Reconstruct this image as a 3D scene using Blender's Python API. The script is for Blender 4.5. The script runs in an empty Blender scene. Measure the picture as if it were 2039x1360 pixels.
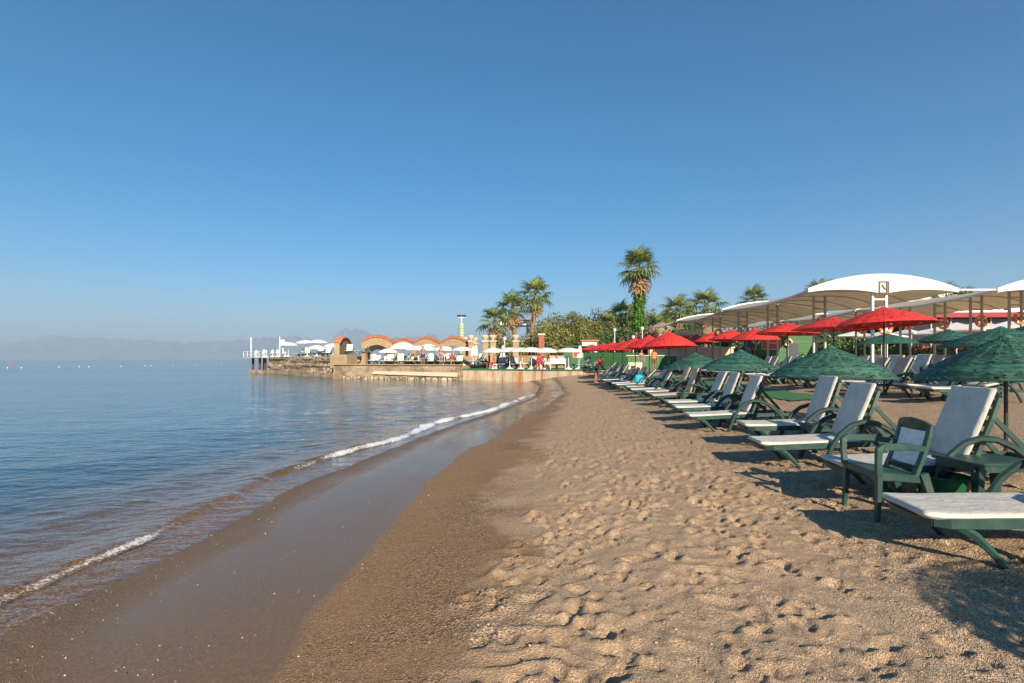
import bpy, bmesh, math, random
import numpy as np
from mathutils import Vector, Matrix

R = math.radians
random.seed(7)
RNG = np.random.default_rng(11)
scene = bpy.context.scene
COL = scene.collection

# ------------------------------------------------------------------ camera, sky, sun, exposure
F = 1019.5                       # focal length in pixels of the 2039 px wide photograph (18 mm lens)
CAMZ = 1.5
cd = bpy.data.cameras.new('camera')
cam = bpy.data.objects.new('camera', cd)
COL.objects.link(cam)
cam.location = (0, 0, CAMZ)
cam.rotation_euler = (R(90), 0, 0)
cd.sensor_width = 36.0
cd.lens = 18.0
cd.shift_y = 35.0 / 2039.0
cd.clip_start = 0.05
cd.clip_end = 60000
scene.camera = cam

SUN_EL, SUN_AZ = 24.0, 16.0      # degrees; azimuth measured from straight behind the camera towards the right
world = bpy.data.worlds.new('World')
scene.world = world
world.use_nodes = True
wn = world.node_tree
bg = wn.nodes['Background']
sky = wn.nodes.new('ShaderNodeTexSky')
sky.sky_type = 'NISHITA'
sky.sun_disc = False
sky.sun_elevation = R(SUN_EL)
sky.sun_rotation = R(180 - SUN_AZ)
sky.altitude = 0
sky.air_density = 1.0
sky.dust_density = 0.3
sky.ozone_density = 6.0
hs = wn.nodes.new('ShaderNodeHueSaturation')
hs.inputs['Saturation'].default_value = 1.30
hs.inputs['Hue'].default_value = 0.491
wn.links.new(sky.outputs[0], hs.inputs['Color'])
wn.links.new(hs.outputs[0], bg.inputs[0])
bg.inputs[1].default_value = 0.077

sl = bpy.data.lights.new('sun', 'SUN')
sl.energy = 5.0
sl.angle = R(0.55)
sl.color = (1.0, 0.86, 0.68)
sun = bpy.data.objects.new('sun', sl)
COL.objects.link(sun)
sd = Vector((math.sin(R(SUN_AZ)) * math.cos(R(SUN_EL)), -math.cos(R(SUN_AZ)) * math.cos(R(SUN_EL)), math.sin(R(SUN_EL))))
sun.rotation_euler = sd.to_track_quat('Z', 'Y').to_euler()
sun.location = (20, -60, 40)

scene.view_settings.view_transform = 'Standard'
scene.view_settings.look = 'None'
scene.view_settings.gamma = 1.0
scene.view_settings.exposure = 0.72
scene.view_settings.use_curve_mapping = False
scene.cycles.use_denoising = True
scene.cycles.max_bounces = 7
scene.cycles.transparent_max_bounces = 12
scene.cycles.volume_bounces = 0


def at(px, py, Y):
    """a point at distance Y seen at pixel px, py of the photograph"""
    return Vector(((px - F) / F * Y, Y, CAMZ - (py - 715.0) / F * Y))


# ------------------------------------------------------------------ numpy noise
_perm = RNG.random((256, 256))


def vnoise(x, y):
    x = np.asarray(x, float); y = np.asarray(y, float)
    xi = np.floor(x).astype(int); yi = np.floor(y).astype(int)
    fx = x - xi; fy = y - yi
    fx = fx * fx * fx * (fx * (fx * 6 - 15) + 10); fy = fy * fy * fy * (fy * (fy * 6 - 15) + 10)
    a = _perm[xi & 255, yi & 255]; b = _perm[(xi + 1) & 255, yi & 255]
    c = _perm[xi & 255, (yi + 1) & 255]; d = _perm[(xi + 1) & 255, (yi + 1) & 255]
    return (a * (1 - fx) + b * fx) * (1 - fy) + (c * (1 - fx) + d * fx) * fy - 0.5


def fbm(x, y, n=4, g=0.5):
    s = 0; a = 1.0
    for k in range(n):
        s = s + a * vnoise(x * 2 ** k + 17.3 * k, y * 2 ** k + 5.1 * k)
        a *= g
    return s


def sstep(a, b, x):
    t = np.clip((x - a) / (b - a), 0, 1)
    return t * t * (3 - 2 * t)


# ------------------------------------------------------------------ the shape of the beach
SH_Y = np.array([-40, 0, 3.3, 5, 7.4, 8.4, 13, 18, 24, 33, 40, 44, 60, 200, 4000.])
SH_X = np.array([-3.4, -3.35, -3.27, -3.06, -3.0, -2.75, -1.8, -.4, 1.05, 1.75, 1.7, .5, .5, .5, .5])


def shore(y):
    return np.interp(y, SH_Y, SH_X)


def footline(y):
    return 3.2 + .06 * (np.clip(y, -10, 60) - 4)


def ground_smooth(x, y):
    x = np.asarray(x, float); y = np.asarray(y, float)
    s = shore(y); c = footline(y)
    t = (x - s) / (c - s)
    rise = .42 * sstep(33, 43, y)
    zm = np.interp(t, [0, .15, .32, .6, 1], [-.28, -.205, -.14, -.05, 0]) + rise * np.clip(t, 0, 1)
    zl = np.interp(x - c, [0, 2, 3, 6, 10, 30, 100, 600], [0, .17, .26, .48, .6, .8, 1.1, 1.6]) + rise * np.interp(x - c, [0, 4, 10], [1, .6, .2])
    zs = np.interp(x - s, [-400, -100, -30, -8, -3, -1, 0], [-8, -5, -3, -1.3, -.62, -.37, -.28])
    return np.where(x > c, zl, np.where(x < s, zs, zm))


def gz(x, y):
    return float(ground_smooth(x, y))


# ------------------------------------------------------------------ materials
MATS = {}


def nodes_of(name):
    m = bpy.data.materials.new(name)
    m.use_nodes = True
    nt = m.node_tree
    for n in list(nt.nodes):
        nt.nodes.remove(n)
    out = nt.nodes.new('ShaderNodeOutputMaterial')
    return m, nt, out


class NT:
    def __init__(self, nt):
        self.nt = nt

    def n(self, typ, **kw):
        nd = self.nt.nodes.new('ShaderNode' + typ)
        for k, v in kw.items():
            setattr(nd, k, v)
        return nd

    def l(self, a, b):
        self.nt.links.new(a, b)

    def noise(self, vec, scale, detail=3, rough=.55):
        nd = self.n('TexNoise'); nd.inputs['Scale'].default_value = scale
        nd.inputs['Detail'].default_value = detail; nd.inputs['Roughness'].default_value = rough
        if vec is not None: self.l(vec, nd.inputs['Vector'])
        return nd

    def ramp(self, fac, stops, interp='LINEAR'):
        nd = self.n('ValToRGB'); nd.color_ramp.interpolation = interp
        el = nd.color_ramp.elements
        while len(el) < len(stops): el.new(.5)
        for e, (p, c) in zip(el, stops):
            e.position = p
            e.color = (*c, 1) if isinstance(c, (tuple, list)) else (c, c, c, 1)
        self.l(fac, nd.inputs[0])
        return nd

    def mix(self, fac, a, b, typ='MIX'):
        nd = self.n('MixRGB', blend_type=typ)
        for i, v in ((0, fac), (1, a), (2, b)):
            if isinstance(v, (int, float)): nd.inputs[i].default_value = v if i == 0 else (v, v, v, 1)
            elif isinstance(v, (tuple, list)): nd.inputs[i].default_value = (*v, 1)
            else: self.l(v, nd.inputs[i])
        return nd.outputs[0]

    def math(self, op, a, b=0.0, clamp=False):
        nd = self.n('Math', operation=op, use_clamp=clamp)
        for i, v in ((0, a), (1, b)):
            if isinstance(v, (int, float)): nd.inputs[i].default_value = v
            else: self.l(v, nd.inputs[i])
        return nd.outputs[0]

    def attr(self, name):
        return self.n('Attribute', attribute_name=name).outputs['Fac']

    def mapping(self, vec, scale=(1, 1, 1), rot=(0, 0, 0)):
        nd = self.n('Mapping')
        nd.inputs['Scale'].default_value = scale; nd.inputs['Rotation'].default_value = rot
        self.l(vec, nd.inputs['Vector'])
        return nd.outputs[0]

    def bump(self, h, strength, dist, normal=None):
        nd = self.n('Bump'); nd.inputs['Strength'].default_value = strength; nd.inputs['Distance'].default_value = dist
        self.l(h, nd.inputs['Height'])
        if normal is not None: self.l(normal, nd.inputs['Normal'])
        return nd.outputs[0]


def mat(name, col, rough=.6, var=.14, scale=5.0, bump=0.0, bscale=40.0, metal=0.0, spec=.5, island=0.0, objvar=.06, stretch=(1, 1, 1), second=None, transl=0.0, bdist=.01, dirt=None):
    """a plain procedural material: noise colour variation, small bump, a little difference between objects"""
    if name in MATS: return MATS[name]
    m, nt, out = nodes_of(name)
    N = NT(nt)
    b = N.n('BsdfPrincipled')
    tc = N.n('TexCoord').outputs['Object']
    vec = N.mapping(tc, stretch)
    nz = N.noise(vec, scale, 4, .6)
    lo = tuple(max(0, c * (1 - var)) for c in col)
    hi = tuple(min(1, c * (1 + var)) for c in col) if second is None else second
    c = N.mix(N.ramp(nz.outputs['Fac'], [(.3, 0.), (.7, 1.)]).outputs[0], lo, hi)
    oi = N.n('ObjectInfo').outputs['Random']
    v = N.math('MULTIPLY_ADD', oi, 2 * objvar)
    v.node.inputs[2].default_value = 1 - objvar
    if island:
        ri = N.n('NewGeometry').outputs['Random Per Island']
        k = N.math('MULTIPLY_ADD', ri, 2 * island); k.node.inputs[2].default_value = 1 - island
        v = N.math('MULTIPLY', v, k)
    hs = N.n('HueSaturation'); N.l(c, hs.inputs['Color']); N.l(v, hs.inputs['Value'])
    c = hs.outputs[0]
    if dirt:
        d2 = N.noise(vec if stretch[2] < .5 else tc, dirt[1], 5, .7)
        c = N.mix(N.ramp(d2.outputs['Fac'], [(.5 if len(dirt) < 4 else dirt[3], 0.), (.72 if len(dirt) < 4 else dirt[3] + .14, dirt[2])]).outputs[0], c, dirt[0])
    N.l(c, b.inputs['Base Color'])
    b.inputs['Roughness'].default_value = rough
    b.inputs['Metallic'].default_value = metal
    b.inputs['Specular IOR Level'].default_value = spec
    if bump:
        N.l(N.bump(N.noise(vec, bscale, 4, .6).outputs['Fac'], bump, bdist), b.inputs['Normal'])
    sh = b.outputs[0]
    if transl:
        t = N.n('BsdfTranslucent'); N.l(c, t.inputs['Color'])
        mx = N.n('MixShader'); mx.inputs[0].default_value = transl
        N.l(sh, mx.inputs[1]); N.l(t.outputs[0], mx.inputs[2]); sh = mx.outputs[0]
    N.l(sh, out.inputs['Surface'])
    MATS[name] = m
    return m


def sand_material():
    m, nt, out = nodes_of('beach_sand')
    N = NT(nt)
    b = N.n('BsdfPrincipled')
    tc = N.n('TexCoord').outputs['Object']
    wet = N.attr('wet'); damp = N.attr('damp'); grit = N.attr('grit')
    v1 = N.n('TexVoronoi'); v1.inputs['Scale'].default_value = 170; N.l(tc, v1.inputs['Vector'])
    v2 = N.n('TexVoronoi'); v2.inputs['Scale'].default_value = 62; N.l(tc, v2.inputs['Vector'])
    g1 = N.ramp(N.n('SeparateColor').outputs[0], [(0., (.09, .065, .045)), (.22, (.28, .185, .115)), (.6, (.49, .34, .215)), (.86, (.62, .46, .31)), (1., (.85, .75, .63))])
    s1 = g1.inputs[0].links[0].from_node; N.l(v1.outputs['Color'], s1.inputs[0])
    g2 = N.ramp(N.n('SeparateColor').outputs[0], [(0., (.09, .06, .04)), (.3, (.24, .15, .085)), (.7, (.42, .285, .17)), (1., (.78, .70, .60))])
    s2 = g2.inputs[0].links[0].from_node; N.l(v2.outputs['Color'], s2.inputs[0])
    fine = N.mix(.5, g1.outputs[0], (.49, .34, .21))
    pick = N.ramp(N.noise(tc, 2.3, 5, .65).outputs['Fac'], [(.42, 0.), (.6, 1.)]).outputs[0]
    gf = N.math('MULTIPLY', N.math('ADD', N.math('MULTIPLY', pick, .45), grit), .8, True)
    gf2 = N.math('MULTIPLY', gf, N.math('GREATER_THAN', s2.outputs[1], .62))
    dry = N.mix(gf, fine, g1.outputs[0])
    dry = N.mix(N.math('MULTIPLY', gf2, .75), dry, g2.outputs[0])
    big = N.noise(tc, .55, 5, .6).outputs['Fac']
    dry = N.mix(N.ramp(big, [(.35, 0.), (.7, .4)]).outputs[0], dry, (.46, .30, .16))
    dampc = N.mix(1., dry, (.68, .60, .52), 'MULTIPLY')
    wetc = N.mix(1., N.mix(.45, dry, (.34, .26, .19)), (.46, .40, .32), 'MULTIPLY')
    wn1 = N.noise(tc, 3.5, 5, .6).outputs['Fac']
    dj = N.math('ADD', damp, N.math('MULTIPLY', N.math('SUBTRACT', wn1, .5), .9))
    df = N.math('MULTIPLY', N.ramp(dj, [(.3, 0.), (.75, 1.)]).outputs[0], N.math('GREATER_THAN', damp, .01))
    wf = N.ramp(wet, [(.25, 0.), (.6, 1.)]).outputs[0]
    c = N.mix(df, dry, dampc)
    c = N.mix(wf, c, wetc)
    c = N.mix(N.math('MULTIPLY', N.attr('under'), .85), c, N.mix(1., N.mix(.75, dry, g2.outputs[0]), (.78, .60, .36), 'MULTIPLY'))
    N.l(c, b.inputs['Base Color'])
    pebbly = N.attr('pebbly')
    rg = N.mix(df, .95, .72)
    patch = N.ramp(N.noise(N.mapping(tc, (1.6, .45, 1), (0, 0, R(-12))), 1.1, 5, .65).outputs['Fac'], [(.35, .10), (.7, .30)]).outputs[0]
    fr = N.math('ADD', N.math('MULTIPLY', pebbly, .3), patch)
    under = N.attr('under')
    rg = N.mix(wf, rg, fr)
    rg = N.mix(under, rg, .9)
    N.l(rg, b.inputs['Roughness'])
    b.inputs['IOR'].default_value = 1.36
    N.l(N.math('ADD', .2, N.math('MULTIPLY', wf, .04)), b.inputs['Specular IOR Level'])
    hgt = N.math('ADD', N.math('MULTIPLY', v2.outputs['Distance'], N.math('MULTIPLY', gf, 1.3)), N.math('MULTIPLY', v1.outputs['Distance'], .5))
    nzb = N.noise(tc, 34, 5, .65).outputs['Fac']
    hgt = N.math('ADD', hgt, N.math('MULTIPLY', nzb, .8))
    st = N.math('SUBTRACT', 1.0, N.math('MULTIPLY', wf, N.math('SUBTRACT', .97, N.math('MULTIPLY', pebbly, .5))))
    bp = N.n('Bump'); bp.inputs['Distance'].default_value = .014
    N.l(st, bp.inputs['Strength']); N.l(hgt, bp.inputs['Height'])
    N.l(bp.outputs[0], b.inputs['Normal'])
    N.l(b.outputs[0], out.inputs['Surface'])
    return m


def water_material():
    m, nt, out = nodes_of('sea_water')
    N = NT(nt)
    tc = N.n('TexCoord').outputs['Object']
    vec = N.mapping(tc, (.75, 1.25, 1), (0, 0, R(-14)))
    n1 = N.noise(vec, 1.5, 4, .55).outputs['Fac']
    n2 = N.noise(vec, 6.5, 4, .55).outputs['Fac']
    n3 = N.noise(vec, .22, 3, .5).outputs['Fac']
    calm = N.ramp(N.noise(N.mapping(tc, (.35, 1, 1)), .035, 3, .5).outputs['Fac'], [(.35, .55), (.65, 1.)]).outputs[0]
    h = N.math('ADD', N.math('MULTIPLY', n1, 1.0), N.math('MULTIPLY', n2, .36))
    h = N.math('ADD', N.math('MULTIPLY', h, calm), N.math('MULTIPLY', n3, 1.2))
    nb = N.bump(h, 1.0, .075)
    dp = N.n('VectorMath', operation='DOT_PRODUCT')            # Schlick reflectance, the same from above and below
    N.l(nb, dp.inputs[0]); N.l(N.n('NewGeometry').outputs['Incoming'], dp.inputs[1])
    co = N.math('SUBTRACT', 1.0, N.math('ABSOLUTE', dp.outputs['Value']), True)
    fres = N.math('ADD', N.math('MULTIPLY', N.math('POWER', co, 5.0), .98), .02, True)
    gl = N.n('BsdfGlossy'); gl.inputs['Roughness'].default_value = .045; N.l(nb, gl.inputs['Normal'])
    gl.inputs['Color'].default_value = (.96, .98, 1, 1)
    depth = N.attr('water_depth')
    tint = N.ramp(depth, [(0., (.96, .93, .84)), (.12, (.78, .74, .54)), (.3, (.55, .62, .52)), (.6, (.3, .45, .46)), (1., (.1, .25, .33))]).outputs[0]
    tr = N.n('BsdfTransparent'); N.l(tint, tr.inputs['Color'])
    df = N.n('BsdfDiffuse'); df.inputs['Color'].default_value = (.045, .12, .145, 1)
    body = N.n('MixShader')
    N.l(N.ramp(depth, [(0., 0.), (.2, .2), (.6, .75), (1., 1.)]).outputs[0], body.inputs[0])
    N.l(tr.outputs[0], body.inputs[1]); N.l(df.outputs[0], body.inputs[2])
    mx = N.n('MixShader'); N.l(fres, mx.inputs[0]); N.l(body.outputs[0], mx.inputs[1]); N.l(gl.outputs[0], mx.inputs[2])
    foam = N.attr('foam')
    fn = N.noise(tc, 34, 6, .75).outputs['Fac']
    fv = N.n('TexVoronoi'); fv.inputs['Scale'].default_value = 46; N.l(tc, fv.inputs['Vector'])
    ff = N.math('MULTIPLY', foam, 1.35)
    ff = N.math('ADD', ff, N.math('MULTIPLY', N.math('SUBTRACT', fn, .5), 2.6))
    ff = N.math('SUBTRACT', ff, N.math('MULTIPLY', fv.outputs['Distance'], .35))
    ff = N.math('MULTIPLY', N.ramp(ff, [(.36, 0.), (.85, .85)]).outputs[0], N.math('GREATER_THAN', foam, .04))
    fd = N.n('BsdfPrincipled'); fd.inputs['Base Color'].default_value = (.8, .82, .82, 1); fd.inputs['Roughness'].default_value = .5
    N.l(N.bump(fn, .8, .02), fd.inputs['Normal'])
    m2 = N.n('MixShader'); N.l(ff, m2.inputs[0]); N.l(mx.outputs[0], m2.inputs[1]); N.l(fd.outputs[0], m2.inputs[2])
    N.l(m2.outputs[0], out.inputs['Surface'])
    return m


# ------------------------------------------------------------------ mesh helpers
def tag(o, label=None, cat=None, group=None, kind=None):
    if label: o['label'] = label
    if cat: o['category'] = cat
    if group: o['group'] = group
    if kind: o['kind'] = kind
    return o


def link(name, data, parent=None):
    o = bpy.data.objects.new(name, data)
    COL.objects.link(o)
    if parent is not None: o.parent = parent
    return o


def thing(name, label, cat, loc=(0, 0, 0), rz=0.0, group=None):
    o = link(name, None)
    o.empty_display_size = .2
    o.location = loc
    o.rotation_euler = (0, 0, rz)
    return tag(o, label, cat, group)


def copy_tree(o, parent=None):
    c = o.copy()
    COL.objects.link(c)
    c.parent = parent
    for ch in list(o.children):
        copy_tree(ch, c)
    return c


def np_mesh(name, verts, faces, material=None, smooth=False, attrs=None):
    """faces: int array n x 4 (or n x 3)"""
    verts = np.asarray(verts, np.float32); faces = np.asarray(faces, np.int32)
    me = bpy.data.meshes.new(name)
    k = faces.shape[1]
    me.vertices.add(len(verts)); me.vertices.foreach_set('co', verts.ravel())
    me.loops.add(faces.size); me.loops.foreach_set('vertex_index', faces.ravel())
    me.polygons.add(len(faces)); me.polygons.foreach_set('loop_start', np.arange(0, faces.size, k, dtype=np.int32))
    me.polygons.foreach_set('loop_total', np.full(len(faces), k, np.int32))
    if smooth: me.polygons.foreach_set('use_smooth', np.ones(len(faces), bool))
    me.update(calc_edges=True)
    for nm, a in (attrs or {}).items():
        at_ = me.attributes.new(nm, 'FLOAT', 'POINT')
        at_.data.foreach_set('value', np.asarray(a, np.float32).ravel())
    if material: me.materials.append(material)
    return me


def grid_faces(nr, nc):
    i = np.arange(nr - 1)[:, None] * nc + np.arange(nc - 1)[None, :]
    return np.stack([i, i + 1, i + nc + 1, i + nc], -1).reshape(-1, 4)


class MB:
    def __init__(self):
        self.v = []; self.f = []

    def add(self, vs, fs):
        o = len(self.v)
        self.v += [tuple(p) for p in vs]
        self.f += [tuple(i + o for i in f) for f in fs]
        return self

    def box(self, cx, cy, cz, sx, sy, sz, rz=0.0, tx=1.0, ty=1.0):
        """box centred at c; tx, ty taper the top"""
        vs = []
        for z, kx, ky in ((-.5, 1, 1), (.5, tx, ty)):
            for x, y in ((-.5, -.5), (.5, -.5), (.5, .5), (-.5, .5)):
                X, Y = x * sx * kx, y * sy * ky
                c, s = math.cos(rz), math.sin(rz)
                vs.append((cx + X * c - Y * s, cy + X * s + Y * c, cz + z * sz))
        return self.add(vs, [(3, 2, 1, 0), (4, 5, 6, 7), (0, 1, 5, 4), (1, 2, 6, 5), (2, 3, 7, 6), (3, 0, 4, 7)])

    def sweep(self, pts, sizes, n=4, up=(0, 0, 1), round_=True):
        """sweep an ellipse (n sided, n=4 gives a bar) along pts; sizes: (half width, half height) or list of them"""
        pts = [Vector(p) for p in pts]
        if not isinstance(sizes, list): sizes = [sizes] * len(pts)
        up = Vector(up)
        rings = []
        for i, p in enumerate(pts):
            a = pts[max(0, i - 1)]; b = pts[min(len(pts) - 1, i + 1)]
            t = (b - a).normalized()
            sdv = t.cross(up)
            if sdv.length < 1e-4: sdv = t.cross(Vector((1, 0, 0)))
            sdv.normalize()
            u = sdv.cross(t).normalized()
            w, h = sizes[i] if isinstance(sizes[i], tuple) else (sizes[i], sizes[i])
            ring = []
            for k in range(n):
                if n == 4:
                    ca, sa = ((-1, -1), (1, -1), (1, 1), (-1, 1))[k]
                else:
                    an = 2 * math.pi * k / n
                    ca, sa = math.cos(an), math.sin(an)
                ring.append(p + sdv * (w * ca) + u * (h * sa))
            rings.append(ring)
        vs = [v for r in rings for v in r]
        fs = []
        for i in range(len(rings) - 1):
            for k in range(n):
                k2 = (k + 1) % n
                fs.append((i * n + k, i * n + k2, (i + 1) * n + k2, (i + 1) * n + k))
        fs.append(tuple(range(n - 1, -1, -1)))
        fs.append(tuple((len(rings) - 1) * n + k for k in range(n)))
        return self.add(vs, fs)

    def bar(self, a, b, w, h, up=(0, 0, 1)):
        return self.sweep([a, b], (w / 2, h / 2), 4, up)

    def tube(self, pts, r, n=8):
        return self.sweep(pts, r, n)

    def lathe(self, prof, n=16, cx=0.0, cy=0.0, cap=True):
        vs = []; fs = []
        for r, z in prof:
            for k in range(n):
                a = 2 * math.pi * k / n
                vs.append((cx + r * math.cos(a), cy + r * math.sin(a), z))
        for i in range(len(prof) - 1):
            for k in range(n):
                k2 = (k + 1) % n
                fs.append((i * n + k, i * n + k2, (i + 1) * n + k2, (i + 1) * n + k))
        if cap:
            fs.append(tuple(range(n - 1, -1, -1)))
            fs.append(tuple((len(prof) - 1) * n + k for k in range(n)))
        return self.add(vs, fs)

    def prism(self, poly, z0, z1):
        n = len(poly)
        vs = [(x, y, z0) for x, y in poly] + [(x, y, z1) for x, y in poly]
        fs = [tuple(range(n - 1, -1, -1)), tuple(range(n, 2 * n))]
        fs += [(i, (i + 1) % n, n + (i + 1) % n, n + i) for i in range(n)]
        return self.add(vs, fs)

    def wall_profile(self, pts, y0, y1):
        """polygon in x, z extruded along y"""
        n = len(pts)
        vs = [(x, y0, z) for x, z in pts] + [(x, y1, z) for x, z in pts]
        fs = [tuple(range(n)), tuple(range(2 * n - 1, n - 1, -1))]
        fs += [(i, n + i, n + (i + 1) % n, (i + 1) % n) for i in range(n)]
        return self.add(vs, fs)

    def mesh(self, name, material, smooth=False, bevel=0.0, seg=1):
        me = bpy.data.meshes.new(name)
        me.from_pydata(self.v, [], self.f)
        bm = bmesh.new(); bm.from_mesh(me)
        bmesh.ops.recalc_face_normals(bm, faces=bm.faces)
        if bevel:
            bmesh.ops.bevel(bm, geom=list(bm.edges), offset=bevel, segments=seg, affect='EDGES', clamp_overlap=True)
        if smooth:
            for f in bm.faces: f.smooth = True
            for e in bm.edges:
                if len(e.link_faces) == 2 and e.calc_face_angle(0) > R(42): e.smooth = False
        bm.to_mesh(me); bm.free()
        me.materials.append(material)
        return me

    def build(self, name, material, parent=None, smooth=False, bevel=0.0, seg=1):
        return link(name, self.mesh(name, material, smooth, bevel, seg), parent)


ORD = ['nearest', 'second', 'third', 'fourth', 'fifth', 'sixth', 'seventh', 'eighth', 'ninth', 'tenth', 'eleventh', 'twelfth', 'thirteenth',
       'fourteenth', 'fifteenth', 'sixteenth', 'seventeenth', 'eighteenth', 'nineteenth', 'twentieth', 'twenty-first', 'twenty-second',
       'twenty-third', 'twenty-fourth', 'twenty-fifth', 'twenty-sixth', 'twenty-seventh', 'twenty-eighth', 'twenty-ninth', 'thirtieth']
ORDL = ['leftmost'] + ORD[1:]

# ------------------------------------------------------------------ palette
GREEN_PL = mat('green_plastic', (.016, .056, .045), .42, .22, 9, .15, 60, dirt=((.12, .11, .08), 7, .35))
DARK_PL = mat('dark_green_plastic', (.012, .035, .028), .45, .25, 9, .1, 60)
CUSHION = mat('cushion_white', (.58, .55, .48), .7, .08, 5, .55, 7, stretch=(1, 1.6, 1), bdist=.03, dirt=((.36, .31, .25), 3, .5))
MESHBACK = mat('mesh_white', (.82, .82, .80), .6, .1, 20)
POLE_DK = mat('dark_pole', (.02, .026, .024), .4, .3, 12, .1, 30)
WICK_G = mat('wicker_green', (.024, .088, .060), .6, .10, 16, .5, 90, island=.55, bdist=.012, dirt=((.17, .22, .15), 24, .3, .58))
WICK_R = mat('wicker_red', (.56, .03, .022), .65, .22, 16, .4, 90, island=.34, bdist=.012, dirt=((.62, .10, .07), 20, .4, .55))
WHITE_FAB = mat('white_fabric', (.80, .79, .76), .8, .04, 4, .1, 30, transl=.25)
WHITE_PT = mat('white_paint', (.74, .73, .70), .5, .06, 6, .08, 30)
GREY_PT = mat('grey_post_paint', (.42, .41, .38), .5, .1, 6)
CANVAS = mat('canopy_canvas', (.76, .68, .54), .8, .07, 1.2, .1, 12, transl=.45, dirt=((.55, .50, .42), 1.5, .5))
STONE = mat('cut_stone', (.46, .34, .215), .85, .26, 3.2, .8, 7, bdist=.06, second=(.36, .24, .13), dirt=((.20, .13, .075), 2.4, .6))
CONCRETE = mat('pale_concrete', (.46, .36, .24), .85, .22, 1.1, .9, 5, bdist=.08, second=(.34, .25, .15), dirt=((.15, .095, .05), .9, .75, .47))


def rubble_material():
    m, nt, out = nodes_of('rubble_stone'); N = NT(nt)
    b = N.n('BsdfPrincipled'); tc = N.n('TexCoord').outputs['Object']
    w = N.mix(.12, tc, N.noise(tc, 2.0, 3).outputs['Color'])
    v = N.n('TexVoronoi'); v.inputs['Scale'].default_value = 2.0; N.l(w, v.inputs['Vector'])
    e = N.n('TexVoronoi', feature='DISTANCE_TO_EDGE'); e.inputs['Scale'].default_value = 2.0; N.l(w, e.inputs['Vector'])
    sp = N.n('SeparateColor'); N.l(v.outputs['Color'], sp.inputs[0])
    c = N.ramp(sp.outputs[0], [(0., (.20, .14, .085)), (.35, (.38, .28, .17)), (.7, (.52, .41, .27)), (1., (.64, .54, .39))]).outputs[0]
    c = N.mix(N.ramp(e.outputs['Distance'], [(.02, 1.), (.10, 0.)]).outputs[0], c, (.10, .07, .045))
    c = N.mix(.35, c, N.ramp(N.noise(tc, 9, 4).outputs['Fac'], [(.3, (.16, .11, .07)), (.7, (.45, .35, .23))]).outputs[0])
    N.l(c, b.inputs['Base Color']); b.inputs['Roughness'].default_value = .92
    N.l(N.bump(N.math('MINIMUM', e.outputs['Distance'], .2), 1., .5), b.inputs['Normal'])
    N.l(b.outputs[0], out.inputs['Surface'])
    return m


RUBBLE = rubble_material()
RUSTY = mat('rust_stained_concrete', (.46, .38, .27), .85, .16, 1.2, .5, 8, stretch=(1, 1, .1), bdist=.02, dirt=((.34, .12, .03), 2.2, .95, .47))
TERRA = mat('terracotta', (.50, .155, .065), .75, .3, 6, .3, 20)
BROWNPILE = mat('rusty_pile', (.09, .04, .028), .8, .35, 3, .4, 12)
TURF = mat('green_carpet', (.035, .16, .055), .9, .2, 3, .5, 60)
GREEN_BD = mat('green_board', (.04, .13, .04), .6, .15, 3, .15, 24, stretch=(.3, .3, 2))
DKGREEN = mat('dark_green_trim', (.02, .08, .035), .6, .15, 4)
RED_PT = mat('red_board', (.58, .03, .03), .5, .08, 5)
ORANGE = mat('orange_ring', (.75, .17, .045), .45, .1, 6)
BARK = mat('palm_bark', (.27, .17, .10), .9, .35, 6, .9, 16, stretch=(1, 1, 3), bdist=.05)
BARK2 = mat('brown_bark', (.10, .07, .045), .9, .3, 6, .6, 16)
FROND = mat('palm_leaf', (.17, .205, .05), .5, .3, 1.2, 0, island=.3, transl=.25, objvar=.25)
DEADFR = mat('dead_palm_leaf', (.32, .20, .10), .8, .3, 2, 0, island=.3, transl=.15, objvar=.2)
LEAF_OL = mat('olive_leaf', (.20, .20, .055), .6, .3, .8, 0, island=.4, transl=.25, objvar=.15)
LEAF_DK = mat('dark_leaf', (.075, .135, .036), .55, .3, .8, 0, island=.4, transl=.2, objvar=.2)
LEAF_IVY = mat('ivy_leaf', (.075, .19, .02), .5, .3, .8, 0, island=.45, transl=.25)
PINK = mat('pink_blossom', (.62, .17, .27), .6, .2, 1, 0, island=.3, transl=.2)
THATCH = mat('thatch', (.30, .20, .11), .95, .3, 4, .9, 24, stretch=(1, 1, .2), bdist=.05)
DARKGL = mat('dark_glass', (.02, .022, .025), .12, .2, 3)
WOOD = mat('brown_wood', (.20, .10, .045), .6, .3, 5, .3, 20, stretch=(1, 1, .2))
BRICK = mat('red_brick', (.33, .10, .06), .8, .3, 6, .4, 14)
CREAM = mat('cream_plaster', (.66, .52, .36), .8, .12, 3, .2, 12)
SKIN = mat('skin', (.46, .22, .13), .5, .06, 8)
SKIN2 = mat('tanned_skin', (.33, .14, .075), .5, .06, 8)
HAIR = mat('dark_hair', (.03, .018, .012), .5, .3, 40)
HAIR2 = mat('grey_hair', (.35, .30, .25), .6, .2, 40)
def cloth(name, c): return mat('cloth_' + name, c, .85, .12, 6, .4, 24, bdist=.02)

# ------------------------------------------------------------------ the setting: beach, sea, mountains, haze
def geo_line(a, b, s0, ratio, smax=1e9):
    out = [a]; s = s0
    while out[-1] < b:
        out.append(out[-1] + s)
        s = min(s * ratio, smax)
    return out


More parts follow.
